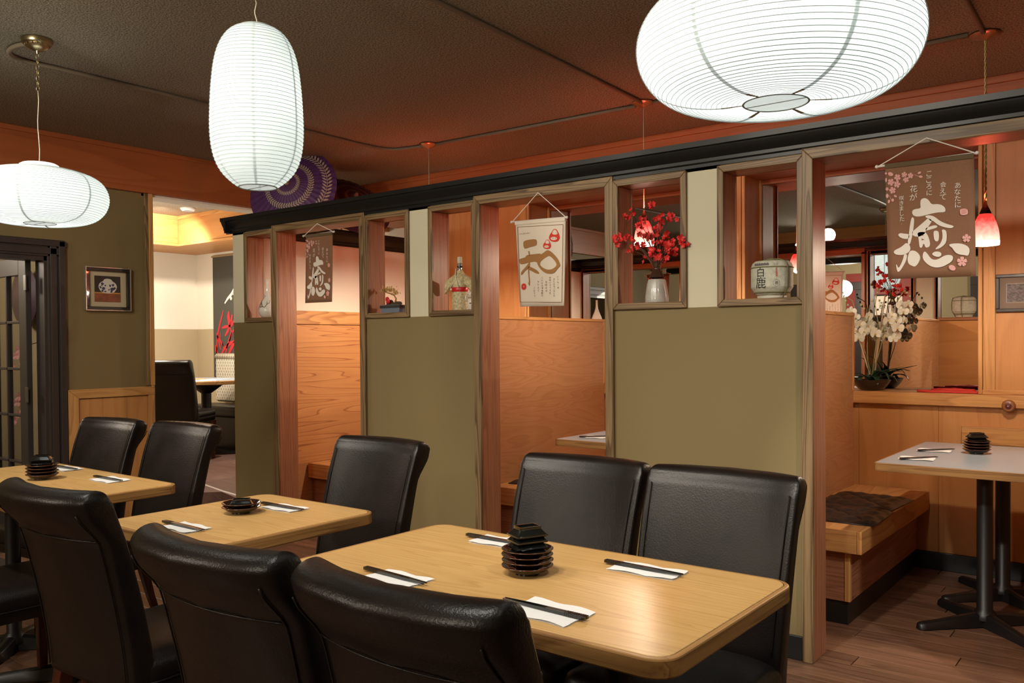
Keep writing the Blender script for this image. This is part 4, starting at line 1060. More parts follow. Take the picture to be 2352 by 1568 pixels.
# bonsai
t = thing('miniature_bonsai', 'tiny artificial bonsai in blue-grey ribbed pot, in the second partition window', 'bonsai', (-3.665, WY, SZ))
m = MB(); n = 88; P_ = []
rs = []
for z, k in ((0, .93), (.026, .97), (.0262, 1.0), (.030, 1.04), (.047, 1.04), (.048, .98), (.042, .95)):
    rs.append([(p[0]*k*(1+(.02 if (i % 2 and z < .027 and z > -1) else 0)), p[1]*k*(1+(.03 if (i % 2 and z < .027) else 0)), z) for i, p in enumerate([(q[0], q[1]) for q in (lambda pts: [(pts[j][0]*(1-u)+pts[(j+1) % 4][0]*u, pts[j][1]*(1-u)+pts[(j+1) % 4][1]*u) for j in range(4) for u in [w_/22 for w_ in range(22)]])([(-.078, -.030), (.078, -.030), (.078, .030), (-.078, .030)])])])
m.rings(rs).build('pot', plain('blue_grey_glaze', (.15, .18, .24), .35, coat=.3), t, smooth=30)
MB().box(-.083, -.034, .030, .083, .034, .046).build('pot_band', plain('dark_pot_band', (.035, .03, .025), .4, bump=1, bscale=300), t, bevel=.002)
mo = MB().ball((.0, 0, .046), .068, .028, .018, 18, 8).ball((-.028, 0, .062), .026, .02, .018).ball((.035, 0, .055), .03, .02, .013)
mo.fn(lambda a, b, c: (a+.003*math.sin(c*400+b*200), b+.003*math.sin(a*500), max(c+.002*math.sin(a*700+b*300), .03))).build('moss_mound', plain('brown_moss', (.07, .055, .03), .95, noise=.5, nscale=200, bump=1, bscale=400), t, smooth='all')
MB().tube([(.012, 0, .055), (.022, 0, .085), (.008, 0, .105), (-.03, 0, .118), (-.06, 0, .125), (-.085, 0, .135)], [.006, .005, .005, .004, .003, .002], 8).build('trunk', plain('golden_bark', (.30, .17, .06), .7), t, smooth='all')
golden = plain('golden_foliage', (.52, .36, .14), .7)
random.seed(3); m = MB()
for i in range(150):
    u = random.random(); cx = -.09+.13*u; cz = .128-.01*abs(u-.5)+(.0 if u < .75 else -.02)
    x, y, z = cx+random.gauss(0, .008), random.gauss(0, .014), cz+abs(random.gauss(0, .012))
    a = random.random()*6.3; d = Vector((math.cos(a)*.4, math.sin(a)*.4, .9)).normalized()*random.uniform(.008, .018); q = Vector((-math.sin(a), math.cos(a), 0))*.003
    p = Vector((x, y, z)); m.add([p-q, p+q, p+d*.7+q*1.2, p+d, p+d*.7-q*1.2], [(0, 1, 2, 3, 4)])
m.build('foliage', golden, t, kind='stuff')
m = MB(); m.rings([[(r*math.cos(2*PI*i/20)*1.0, -.003*k, r*math.sin(2*PI*i/20)*1.45) for i in range(20)] for k, r in ((0, .012), (1, .0155), (2, .015), (3, .010), (2.5, .006))]); m.xf(Matrix.Translation((-.012, -.031, .075)) @ Matrix.Rotation(-.45, 4, 'Y')).build('red_disc', plain('red_lacquer', (.55, .012, .02), .35, coat=.4), t, smooth='all')
MB().box(-.015, -.036, .072, -.009, -.0335, .078).build('disc_mark', ink_black, t)
# bottle dressed in a gold robe
t = thing('robed_bottle', 'glass bottle dressed in a miniature gold robe with red sash, in the third window', 'bottle', (-3.147, WY+.005, SZ))
gb = plain('green_grey_glass', (.16, .19, .17), .1, coat=.8)
MB().lathe(lathe_sm([(.036, 0), (.038, .01), (.038, .15), (.034, .17), (.016, .205), (.0125, .225), (.0125, .262)], 1), 28).build('bottle_glass', gb, t, smooth=50)
MB().lathe([(.0145, .238), (.016, .243), (.0145, .248)], 24).build('neck_ring', lacquer, t, smooth=50)
MB().lathe([(.0135, .262), (.014, .264), (.014, .293), (.012, .297)], 24).build('cap', plain('cream_cap', (.55, .50, .36), .5), t, smooth=50)
robe = plain('gold_brocade', (.50, .43, .24), .42, noise=.35, nscale=90, bump=.4, bscale=120)
def orb(z, hw, hd, n=32, tw=0): return [(hw*math.cos(2*PI*i/n), hd*math.sin(2*PI*i/n), z) for i in range(n)]
MB().rings([orb(.002, .047, .042), orb(.05, .049, .043), orb(.115, .045, .041), orb(.15, .050, .043), orb(.175, .052, .036), orb(.198, .034, .026), orb(.222, .017, .016)], False, False).build('robe_body', robe, t, smooth='all')
for sx in (-1, 1):
    MB().rings([[(sx*(a*ca-b_*sa), c_, a*sa*0+zz+b_) for (b_, c_) in ((-w_, -.018), (w_, -.016), (w_, .016), (-w_, .018))] for a, zz, w_, ca, sa in ((.030, .175, .026, 1, 0), (.060, .160, .026, 1, 0), (.090, .138, .032, 1, 0), (.103, .128, .034, 1, 0))]).build('sleeve', robe, t, bevel=.006, seg=3)
for z0_, z1_, sx in ((.125, .232, -1), (.125, .205, 1)):
    MB().tube([(sx*.010-.0*sx, -.020, z1_), (sx*.002, -.036, (z0_+z1_)/2+.015), (-.030*sx-.004, -.043, z0_)], .0038, 8).build('collar_band', plain('pale_gold_band', (.66, .62, .42), .5), t, smooth='all')
MB().rings([orb(.104, .0475, .0435), orb(.106, .049, .045), orb(.126, .049, .045), orb(.128, .0475, .0435)], False, False).build('sash', plain('red_satin', (.55, .012, .02), .35), t, smooth='all')
MB().ball((-.036, -.034, .118), .007, .004, .007).build('sash_button', plain('cream_button', (.7, .62, .45), .5), t, smooth='all')
# lucky cat
t = thing('cat_figurine', 'small white porcelain cat figurine beside the robed bottle', 'figurine', (-3.036, WY-.028, SZ), .2)
cw_ = plain('white_bisque', (.72, .64, .56), .4, coat=.2)
MB().rings([orb(.0, .020, .017), orb(.004, .024, .020), orb(.03, .026, .022), orb(.055, .021, .018), orb(.066, .016, .014)]).build('body', cw_, t, smooth='all')
MB().ball((0, -.002, .083), .024, .020, .021).build('head', cw_, t, smooth='all')
for sx in (-1, 1):
    MB().rings([[(sx*.014+a*.008, .0+b_*.004, z) for a, b_ in ((-1, -1), (1, -1), (1, 1), (-1, 1))] for z in (.095,)]+[[(sx*.016+a*.0008, b_*.0006, .116) for a, b_ in ((-1, -1), (1, -1), (1, 1), (-1, 1))]]).build('ear', cw_, t, bevel=.002)
    MB().ball((sx*.010, -.0212, .084), .0022, .001, .0022).build('eye', ink_black, t)
    MB().ball((sx*.012, -.018, .004), .009, .010, .006).build('paw', cw_, t, smooth='all')
MB().ball((0, -.022, .078), .0016, .001, .0012).build('nose', ink_red, t)
MB().tube([(-.020, -.010, .045), (-.027, -.014, .062), (-.024, -.016, .078)], [.006, .006, .0065], 8).build('raised_arm', cw_, t, smooth='all')
MB().loop([(.0175*math.cos(a), -.001+.0155*math.sin(a), .0655) for a in [2*PI*i/24 for i in range(24)]], .0018).build('collar', plain('grey_collar', (.25, .22, .2), .6), t, smooth='all')
MB().ball((.004, -.0225, .036), .005, .002, .004).build('painted_coin', plain('brown_paint', (.2, .1, .06), .5), t, smooth='all')
# stoneware vase with red blossom
t = thing('stoneware_vase', 'grey-white stoneware vase with brown neck, in the fourth partition window', 'vase', (-1.925, WY, SZ))
vp = lathe_sm([(.050, 0), (.054, .004), (.054, .03), (.047, .08), (.040, .115), (.024, .145), (.0165, .158), (.0165, .165), (.022, .185), (.024, .194)], 2)
MB().lathe([(0, .001)]+[p for p in vp if p[1] < .118], 40, cap0=False, cap1=False).build('lower_body', plain('speckled_grey_glaze', (.42, .40, .36), .28, noise=.12, nscale=25, coat=.4), t, smooth='all')
MB().lathe([p for p in vp if p[1] > .112]+[(.021, .194), (.013, .17)], 40, cap0=False, cap1=False).build('brown_neck', plain('brown_neck_glaze', (.045, .022, .014), .15, coat=.7), t, smooth='all')
for k in range(7): MB().lathe([(.0548-.0026*k*.8 if k > 2 else .0545, .016+.014*k), (.0553-.0026*k*.8 if k > 2 else .055, .017+.014*k), (.0548-.0026*k*.8 if k > 2 else .0545, .018+.014*k)], 40, cap0=False, cap1=False) if False else None
bl_t = thing('blossom_branches', 'red artificial blossom branches standing in the stoneware vase', 'flowers', (-1.925, WY, SZ+.17))
random.seed(11); tw = plain('brown_twig', (.09, .045, .03), .7); petal_m = plain('red_silk_petal', (.62, .022, .018), .55, noise=.3, nscale=60); ctr_m = plain('orange_flower_centre', (.7, .20, .03), .6)
ENDS = [(1412,545),(1440,500),(1455,488),(1495,470),(1515,498),(1520,510),(1535,500),(1480,505),(1562,545),(1565,555),(1548,562),(1533,570),(1512,520),(1528,540),(1470,570),(1462,560),(1455,575),(1437,545),(1425,550),(1500,575),(1515,585),(1488,590),(1510,560),(1495,545),(1480,540),(1525,600),(1540,575),(1528,560),(1505,590),(1465,520)]
bases = []
tips = []
for i, (px, py) in enumerate(ENDS):
    yy = WY+random.uniform(-.09, .09); 
    if px < 1445 or px > 1552: yy = WY-.07-random.uniform(0, .02)
    p = at(px, py, yy); tips.append(Vector((p.x+1.925, p.y-WY, p.z-SZ-.17)))
for i, e in enumerate(tips):
    mid = Vector((e.x*.42+random.gauss(0, .008), e.y*.42, max(.01, e.z*.55)))
    MB().tube([(e.x*.03, e.y*.03, -.08), (e.x*.08, e.y*.08, .0), tuple(mid), tuple(e)], [.0022, .002, .0016, .0008], 5).build('twig', tw, bl_t, smooth='all')
fm = MB(); cm = MB()
def blossom(m, c_, n_, r, k=5):
    n_ = n_.normalized(); a_ = n_.orthogonal().normalized(); b_ = n_.cross(a_)
    for q in range(k):
        th = 2*PI*q/k+random.random()*.3; d = a_*math.cos(th)+b_*math.sin(th); s__ = n_.cross(d)
        pts = [c_, c_+d*r*.5-s__*r*.42+n_*r*.15, c_+d*r*.95-s__*r*.30+n_*r*.38, c_+d*r*1.02+n_*r*.45, c_+d*r*.95+s__*r*.30+n_*r*.38, c_+d*r*.5+s__*r*.42+n_*r*.15]
        m.add(pts, [(0, 1, 2), (0, 2, 3), (0, 3, 4), (0, 4, 5)])
for e in tips:
    for q in range(5):
        c_ = e+Vector((random.gauss(0, .012), random.gauss(0, .012), random.gauss(0, .012))) if q else e
        f_ = MB(); blossom(f_, c_, Vector((random.gauss(0, .6), -1, random.gauss(.1, .5))), random.uniform(.010, .0155)); f_.build('blossom', petal_m, bl_t, smooth='all')
# sake barrel
t = thing('straw_wrapped_barrel', 'small white sake barrel with black characters, in the rightmost partition window', 'barrel', (-1.378, WY+.008, SZ), .12)
straw = plain('pale_straw_mat', (.50, .50, .40), .75, noise=.15, nscale=60, bump=.4, bscale=200); rope = plain('green_straw_rope', (.22, .21, .10), .9, bump=1, bscale=400)
BR = .088
prb = [(.060, .012), (.072, .026), (.082, .042)]
for i in range(8): prb += [(.086, .048+i*.010), (.0875, .053+i*.010)]
prb += [(.086, .130), (.085, .140), (.080, .152), (.070, .160), (.03, .163), (.0, .163)]
MB().lathe([(.0, .012)]+prb, 56, cap0=False, cap1=False).build('wrapped_body', straw, t, smooth=50)
MB().lathe([(.056, 0), (.060, .002), (.061, .016), (.055, .018)], 48).build('base_ring', plain('pale_wood_ring', (.55, .53, .42), .6), t, smooth=50)
for z, r in ((.132, .0868), (.027, .0735)): MB().loop([(r*math.cos(2*PI*i/48), r*math.sin(2*PI*i/48), z) for i in range(48)], .0028, 8).build('rope_hoop', rope, t, smooth='all')
for a in (-.55, -3.6, 1.5):
    MB().tube([((r+.002)*math.cos(a), (r+.002)*math.sin(a), z) for r, z in ((.06, .004), (.074, .027), (.086, .05), (.089, .09), (.0875, .132), (.08, .155), (.04, .168), (.0, .170))], .0026, 6).build('rope', rope, t, smooth='all')
MB().ball((0, 0, .168), .022, .022, .006).build('rope_knot', rope, t, smooth='all')
def wrap(m, v, f, az, z, k, r=.0884, ky=None):
    ky = ky or k; m.add([(r*math.cos(az+p[0]*k/r), r*math.sin(az+p[0]*k/r), z+p[1]*ky) for p in v], f)
A0 = -PI/2
m = MB(); v, f = text2d('白'); wrap(m, v, f, A0-.31, .110, .043); m.build('character', ink_black, t); m = MB(); v, f = text2d('鹿'); wrap(m, v, f, A0-.31, .067, .050); m.build('character', ink_black, t)
m = MB()
for i, ch in enumerate('宮中御用酒'): v, f = text2d(ch); wrap(m, v, f, A0+.45, .124-.0075*i, .0095)
m.build('red_lettering', ink_red, t, kind='stuff')
m = MB(); hx = [(.0155*math.cos(a), .0155*math.sin(a)) for a in [PI/6+PI/3*i for i in range(6)]]
for i in range(6):
    a, b_ = Vector((*hx[i], 0)), Vector((*hx[(i+1) % 6], 0)); pts = [a*.93, b_*.93, b_, a]; wrap(m, [(p.x, p.y) for p in pts], [(0, 1, 2, 3)], A0+.45, .064, 1)
v, f = text2d('鹿'); wrap(m, v, f, A0+.45, .064, .015); m.build('crest', plain('grey_ink', (.12, .13, .13), .8), t)
m = MB()
pts = []
for i in range(13): pts.append((-.030+.005*i, .0015*(1 if i % 2 else -1)+.0045))
wrap(m, pts+[(p[0], -.005) for p in reversed(pts)], [tuple(range(26))], A0-.30, .1435, 1.15, .0868, 1)
m.build('scalloped_band', plain('grey_brown_ink', (.13, .115, .11), .8), t)
m = MB(); v, f = text2d('生酒'); wrap(m, v, f, A0+.42, .143, .0095, .0868); m.build('small_lettering', plain('faded_ink', (.3, .27, .24), .8), t)

# ------------------------------------------------------------------ orchids on the ledge
LZ = 1.0125
ox = at(2001, 890, 5.50)
t = thing('potted_orchid', 'white orchid in a brown bowl on the ledge before the mirror', 'orchid', (ox.x, 5.50, LZ))
bowl_m = plain('brown_bowl_glaze', (.035, .020, .014), .25, coat=.4)
MB().lathe([(.0, .002), (.055, .0), (.070, .004), (.090, .025), (.106, .050), (.112, .062), (.108, .064), (.098, .048), (.0, .045)], 44, cap0=False, cap1=False).build('bowl', bowl_m, t, smooth=50)
MB().lathe([(.0, .054), (.09, .052), (.100, .050)], 30, cap0=False, cap1=False).build('moss', plain('grey_green_moss', (.10, .12, .08), .95, noise=.5, nscale=150, bump=1, bscale=200), t, smooth='all')
leaf_m = plain('dark_orchid_leaf', (.018, .050, .022), .3, noise=.3, nscale=12, coat=.3)
def strap(path, wd, m):
    P_ = [Vector(p) for p in path]; q = []
    for i in range(len(P_)-1):
        for k in range(4):
            u = k/4; q.append(P_[i]*(1-u)+P_[i+1]*u)
    q.append(P_[-1])
    for _ in range(2): q = [q[0]]+[(q[i-1]+q[i]*2+q[i+1])/4 for i in range(1, len(q)-1)]+[q[-1]]
    rows = []; n = len(q)
    for i, p in enumerate(q):
        d = (q[min(i+1, n-1)]-q[max(i-1, 0)]).normalized(); s__ = d.cross(Vector((0, 0, 1)));
        s__ = s__.normalized() if s__.length > .1 else Vector((1, 0, 0)); nn = s__.cross(d); u = i/(n-1)
        ww = wd*(.45+.55*math.sin(PI*min(1, u*1.15+.1)))*(1-max(0, u-.8)/.2*.85)
        rows.append([p-s__*ww+nn*ww*.25, p-s__*ww*.5+nn*ww*.05, p, p+s__*ww*.5+nn*ww*.05, p+s__*ww+nn*ww*.25])
    m.rings(rows, False, False, False); return m
LV = [[(0, 0, .05), (.06, -.02, .11), (.13, -.03, .13), (.19, -.02, .145)], [(0, 0, .05), (.05, -.04, .12), (.10, -.05, .11), (.12, -.055, .06)], [(0, 0, .05), (.03, -.05, .09), (.055, -.07, .07), (.06, -.09, .035)],
      [(0, 0, .05), (-.05, -.03, .10), (-.10, -.04, .10), (-.13, -.04, .06)], [(0, 0, .05), (-.03, -.05, .09), (-.05, -.08, .07), (-.03, -.10, .05)], [(0, 0, .05), (-.02, .03, .13), (-.05, .04, .19), (-.09, .03, .20)],
      [(0, 0, .05), (.05, .03, .10), (.12, .04, .12), (.17, .05, .11)], [(0, 0, .05), (.02, .03, .12), (.0, .05, .17)], [(0, 0, .05), (.08, .0, .09), (.13, .01, .08), (.15, .01, .05)]]
for L_ in LV:
    o = strap(L_, .021, MB()).build('leaf', leaf_m, t, smooth='all'); sd = o.modifiers.new('solid', 'SOLIDIFY'); sd.thickness = .0015
stem_m = plain('orchid_stem', (.30, .27, .12), .6); bam = plain('bamboo_stake', (.45, .32, .17), .6)
def loc(px, py, Y=5.50): p = at(px, py, Y); return (p.x-ox.x, Y-5.5, p.z-LZ)
random.seed(5)
ST = [[(2002,862),(1988,810),(1970,760),(1968,720),(1958,690),(1938,678)], [(2003,862),(2012,790),(2017,740),(2010,700),(2014,672),(2018,662)], [(2004,860),(2022,800),(2038,740),(2062,690),(2078,665)], [(1995,862),(1992,800),(1993,740),(1998,700)]]
for s_ in ST: MB().tube([loc(a, b_, 5.5+random.uniform(-.02, .02)) for a, b_ in s_], .0026, 6).build('stem', stem_m, t, smooth='all')
for s_ in ([(1998,860),(1974,780)], [(2010,850),(2033,678)], [(2009,850),(2018,760)]): MB().tube([loc(*s_[0]), loc(*s_[1])], .0042, 6).build('stake', bam, t)
orch = plain('white_orchid_petal', (.80, .77, .62), .5, noise=.08, nscale=60, Subsurface_Weight=.15); lip = plain('yellow_orchid_lip', (.70, .52, .15), .5)
FLW = [(1955,715,1),(1966,727,1),(1975,745,1),(1990,735,1.1),(2000,745,1.1),(1985,760,1.2),(1972,775,1.3),(1978,768,1.1),(1990,750,1),(2010,765,1.1),(2018,775,1.2),(2000,755,1),(2032,755,1.3),(2045,745,1.3),(2035,770,1.2),(2050,760,1.2),(2062,752,1.2),(2058,735,1.2),(2048,725,1.1),(2066,722,1.1),(2075,715,1.1),(2085,712,1),(2078,735,1.1),(2040,735,1.1),(2028,745,1.1),(1968,758,1.1),(2060,770,1),(2052,778,1),(1995,725,1),(2070,700,1),(2086,698,.9),(1960,740,1.1)]
for px, py, k in FLW:
    Yf = 5.5+random.uniform(-.05, .045); c_ = Vector(loc(px, py, Yf)); r = .0290*k*random.uniform(.85, 1.1)
    n_ = Vector((random.gauss(.25, .45), -1, random.gauss(-.15, .3))).normalized(); a_ = n_.cross(Vector((0, 0, 1))).normalized(); b_ = a_.cross(n_)
    m = MB()
    for th, rl, wd in ((PI/2, 1, .38), (PI/2+2.2, 1, .36), (PI/2-2.2, 1, .36), (.1, 1.05, .62), (PI-.1, 1.05, .62)):
        d = a_*math.cos(th)+b_*math.sin(th); s__ = n_.cross(d)
        pts = [c_]+[c_+d*r*rl*u+s__*r*wd*w__*q+n_*r*(.30*u*u-.05)*1 for q in (1,) for u, w__ in ((.3, .7), (.6, 1), (.85, .8), (1, .25))]+[c_+d*r*rl*u-s__*r*wd*w__+n_*r*(.30*u*u-.05) for u, w__ in ((1, .25), (.85, .8), (.6, 1), (.3, .7))]
        m.add(pts, [(0, i, i+1) for i in range(1, 8)])
    m.build('flower', orch, t, smooth='all')
    MB().ball(tuple(c_+n_*r*.2-b_*r*.15), r*.15, r*.2, r*.18, 8, 5).build('flower_lip', lip, t, smooth='all')
for px, py in ((1938,680),(1943,690),(1948,700),(1936,672),(2017,664),(2012,680),(2020,690),(2004,690),(2016,672),(2050,690),(2078,668),(2083,672),(2090,680),(2022,702),(1985,708),(1978,700)):
    MB().ball(loc(px, py), .0065, .0065, .008, 8, 6).build('bud', plain('green_bud', (.42, .46, .24), .5) if 'green_bud' not in bpy.data.materials else bpy.data.materials['green_bud'], t, smooth='all')
# folded red napkin
p = at(2180, 897, 5.43)
t = thing('red_napkin', 'crumpled red cloth napkin lying on the oak ledge right of the orchid', 'napkin', (p.x, 5.43, LZ))
m = MB(); rn = plain('red_napkin_cloth', (.62, .045, .03), .75)
def sheet(m, poly, h, ph):
    c_ = (sum(q[0] for q in poly)/len(poly), sum(q[1] for q in poly)/len(poly)); rs = []
    for k in range(7):
        u = 1-k/6; rs.append([(c_[0]+(q[0]-c_[0])*u, c_[1]+(q[1]-c_[1])*u, h*(1-u*.5)+.003*math.sin(k*1.7+i*1.9+ph)+.004) for i, q in enumerate(poly)])
    base = [(q[0], q[1], .0005) for q in poly]
    m.rings([base]+rs, True, False)
sheet(m, rounded([(-.19, .0), (-.10, -.045), (-.05, -.03), (.04, -.035), (.16, -.04), (.17, .04), (.02, .03), (-.07, .055), (-.12, .02)], 1), .014, 0)
m.build('cloth_layer', rn, t, smooth='all')
m = MB(); sheet(m, rounded([(-.12, .03), (-.02, -.02), (.10, -.01), (.15, .03), (.06, .055), (-.05, .06)], 1), .012, 2); m.xf(Matrix.Translation((0, 0, .010))); m.build('cloth_fold', rn, t, smooth='all')
# framed art on the oak column
def picture(name_label, cat, c, axis, wd, ht, fr, frm, matw, matm, draw, depth=.022, inner=None):
    t = thing('framed_picture', name_label, cat, c)
    def P(u, v, d): return (u, -d, v) if axis == 'y' else (d, u, v)
    def slab(u0, v0, u1, v1, d0, d1, nm, mt, bev=0):
        a, b_ = P(u0, v0, d0), P(u1, v1, d1); lo = [min(q) for q in zip(a, b_)]; hi = [max(q) for q in zip(a, b_)]
        return MB().box(*lo, *hi).build(nm, mt, t, bevel=bev)
    W_, H_ = wd/2, ht/2
    for u0, v0, u1, v1 in ((-W_, -H_, W_, -H_+fr), (-W_, H_-fr, W_, H_), (-W_, -H_+fr, -W_+fr, H_-fr), (W_-fr, -H_+fr, W_, H_-fr)): slab(u0, v0, u1, v1, .001, depth, 'frame', frm, .003)
    slab(-W_+fr, -H_+fr, W_-fr, H_-fr, .001, .009, 'mat_board', matm)
    draw(t, slab, P); return t
def draw_relief(t, slab, P):
    for cx in (-.085, .085):
        slab(cx-.05, -.052, cx+.05, .052, .009, .0105, 'silver_border', plain('silver_line', (.30, .27, .22), .4))
        slab(cx-.047, -.049, cx+.047, .049, .010, .012, 'embossed_tile', plain('embossed_pewter', (.10, .085, .085), .5, .3, noise=.5, nscale=55, bump=1.0, bscale=70))
picture('black-framed embossed artwork on the oak column at the right edge', 'picture', (-.615, 5.366, 1.568), 'y', .37, .205, .018, plain('black_frame', (.018, .014, .016), .35, coat=.3), 0, plain('taupe_mat', (.20, .155, .12), .8), draw_relief)
def draw_jar(t, slab, P):
    s0 = slab; P0_ = P
    slab = lambda u0, v0, u1, v1, *q: s0(u0*.83, v0*.83, u1*.83, v1*.83, *q); P = lambda u, v, d: P0_(u*.83, v*.83, d)
    slab(-.108, -.105, .108, .108, .009, .0105, 'photo_background', plain('photo_black', (.012, .009, .006), .4))
    slab(-.108, -.105, .108, -.034, .0105, .0112, 'photo_table', plain('photo_red_table', (.22, .06, .018), .4, noise=.3, nscale=30))
    slab(-.108, -.036, .108, -.026, .0112, .0116, 'photo_table_edge', plain('photo_edge', (.5, .22, .04), .4))
    def poly(pts, d, nm, mt):
        tri = tessellate_polygon([[Vector((p[0], p[1], 0)) for p in pts]]); MB().add([P(p[0], p[1], d) for p in pts], tri).build(nm, mt, t)
    jar = rounded([(-.045, -.034), (-.072, .0), (-.078, .03), (-.060, .055), (-.035, .066), (-.03, .082), (.0, .088), (.03, .082), (.04, .066), (.068, .05), (.080, .022), (.070, -.004), (.045, -.034)], 2)
    poly(jar, .0122, 'photo_jar', plain('photo_porcelain', (.62, .60, .52), .4))
    blue = plain('photo_cobalt', (.03, .035, .12), .4); random.seed(2)
    for cx, cy, r in ((-.045, .045, .014), (-.06, .015, .012), (-.035, .005, .014), (-.045, -.015, .012), (-.02, -.02, .010), (.02, .03, .013), (.045, .035, .015), (.035, .0, .02), (.055, .01, .014), (.03, -.02, .014), (.01, -.005, .008), (-.02, .03, .009), (-.05, .03, .008)):
        poly([(cx+r*random.uniform(.5, 1.15)*math.cos(q), cy+r*random.uniform(.5, 1.0)*math.sin(q)) for q in [2*PI*i/9 for i in range(9)]], .0126, 'photo_blue_pattern', blue)
pj = picture('framed photograph of a blue and white jar on the left wall', 'picture', (WALLX, 2.944, 1.702), 'x', .308, .288, .024, plain('black_frame2', (.012, .009, .008), .35, coat=.4), 0, plain('cream_mat', (.50, .42, .28), .8), draw_jar, .026)
for u0, v0, u1, v1 in ((-.158, -.148, .158, -.142), (-.158, .142, .158, .148), (-.158, -.142, -.151, .142), (.151, -.142, .158, .142)):
    MB().box(.0, u0, v0, .031, u1, v1).build('silver_edge', plain('silver_edge', (.5, .45, .38), .3, .8) if 'silver_edge' not in bpy.data.materials else bpy.data.materials['silver_edge'], pj, bevel=.001)
# medallion on the ledge front, board behind the booth table
p = at(2317, 932, 5.33)
t = thing('wooden_medallion', 'small round carved wooden knob on the ledge front at far right', 'knob', (p.x, 5.33, p.z))
RX = Matrix.Rotation(PI/2, 4, 'X')
MB().lathe([(.034, 0), (.034, .008), (.028, .016), (.018, .018)], 32).xf(RX).build('disc', plain('amber_wood', (.24, .09, .025), .3, coat=.4), t, smooth=40)
MB().lathe([(.017, .017), (.015, .023), (.006, .024)], 8).xf(RX).build('octagon', plain('dark_red_wood', (.09, .012, .010), .3), t, smooth=20)
MB().ball((0, -.025, 0), .004, .002, .004).build('centre_pin', plain('pale_pin', (.6, .4, .3), .4), t)
b_ = box('wall_board', oak['x'], (-.966, 5.335, .735), (-.30, 5.3695, .832), None, .003); tag(b_, 'light oak board fixed to the wall behind the orchid booth table', 'board')

# ------------------------------------------------------------------ parasols on top of the booth end wall
def parasol(label, c, axis, R, dep, leafcol, base, n=36, spin=0):
    ax = Vector(axis).normalized(); q = ax.to_track_quat('Z', 'Y').to_matrix().to_4x4()
    t = thing('paper_parasol', label, 'parasol', c); MM = q @ Matrix.Rotation(spin, 4, 'Z')
    def S_(r, th, off=0): return Vector((r*R*math.cos(th), r*R*math.sin(th), dep*(1-r**1.35)+off))
    rs = []
    for k in range(9):
        r = .05+.95*k/8; rs.append([S_(r, 2*PI*i/(2*n), (-.004*r if i % 2 else 0)) for i in range(2*n)])
    MB().rings(rs, False, False).xf(MM).build('canopy', base, t, smooth=10)
    o = t.children[0] if t.children else None
    m = MB()
    for i in range(n): m.tube([S_(.06+.94*k/6, 2*PI*i/n, .0005) for k in range(7)], .0011, 4)
    m.xf(MM).build('ribs', plain('dark_rib', (.08, .008, .02), .6) if 'dark_rib' not in bpy.data.materials else bpy.data.materials['dark_rib'], t, kind='stuff')
    m = MB()
    for i in range(n): m.tube([S_(.06, 2*PI*i/n, -.010), S_(.55, 2*PI*i/n, -.008), S_(.98, 2*PI*i/n, -.006)], .0018, 4)
    m.xf(MM).build('under_ribs', bam, t, kind='stuff')
    MB().lathe([(.012, dep-.02), (.02, dep), (.013, dep+.025), (.004, dep+.03)], 16).xf(MM).build('finial', leafcol, t, smooth='all')
    MB().tube([(0, 0, dep-.01), (0, 0, -R*.95)], .007, 8).xf(MM).build('shaft', bam, t)
    m = MB()
    def leafy(r, dth, th, ln, w_, sgn):
        # a leaf leaning forward from the ring line
        a = (r, th); pts = []
        for u, v in ((0, 0), (.35, .5), (.7, .45), (1, 0), (.7, -.35), (.35, -.4)):
            rr = r+sgn*ln*u*.80+0; tt = th+(ln*u*.55+v*w_)/max(r, .1); pts.append(S_(rr, tt, .004))
        m.add(pts, [tuple(range(6))])
    for r, ln, w_, th0, th1 in ((.24, .055, .030, 0, 2*PI), (.50, .085, .040, 0, 2*PI), (.82, .13, .055, -2.3, 1.0)):
        k = int((th1-th0)*r/(w_*1.45))
        for i in range(k):
            th = th0+(th1-th0)*i/k
            for sg in (-1, 1): leafy(r, 0, th, ln, w_, sg)
        seg = 80
        for i in range(seg):
            ta, tb_ = th0+(th1-th0)*i/seg, th0+(th1-th0)*(i+1)/seg
            m.add([S_(r-.006, ta, .005), S_(r-.006, tb_, .005), S_(r+.006, tb_, .005), S_(r+.006, ta, .005)], [(0, 1, 2, 3)])
    m.xf(MM).build('leaf_print', leafcol, t, kind='stuff')
    return t
toc = Vector((.78, -.60, -.17))
purple = plain('purple_paper', (.075, .022, .105), .6, noise=.15, nscale=20); purple2 = plain('dark_plum_paper', (.050, .012, .030), .6)
cream_leaf = plain('cream_leaf_print', (.40, .30, .24), .85)
ax1 = toc*.80-rt*.34+Vector((0, 0, .42))
parasol('purple paper parasol with cream leaf rings, behind the tall lantern', (-5.12, 3.99, 2.44), ax1, .335, .11, cream_leaf, purple, spin=.4)
parasol('darker plum paper parasol behind the purple one, resting on the dark crown', (-5.13, 4.56, 2.40), Vector((.55, -.15, .5)), .32, .10, plain('dim_leaf_print', (.26, .14, .12), .8), purple2, spin=1.3)
# crimson parasol just showing at the right edge
parasol('crimson paper parasol barely showing at the right edge below the ceiling', (.06, 4.55, 2.42), Vector((.1, -1, .2)), .30, .09, cream_leaf, plain('crimson_paper', (.16, .012, .02), .6))

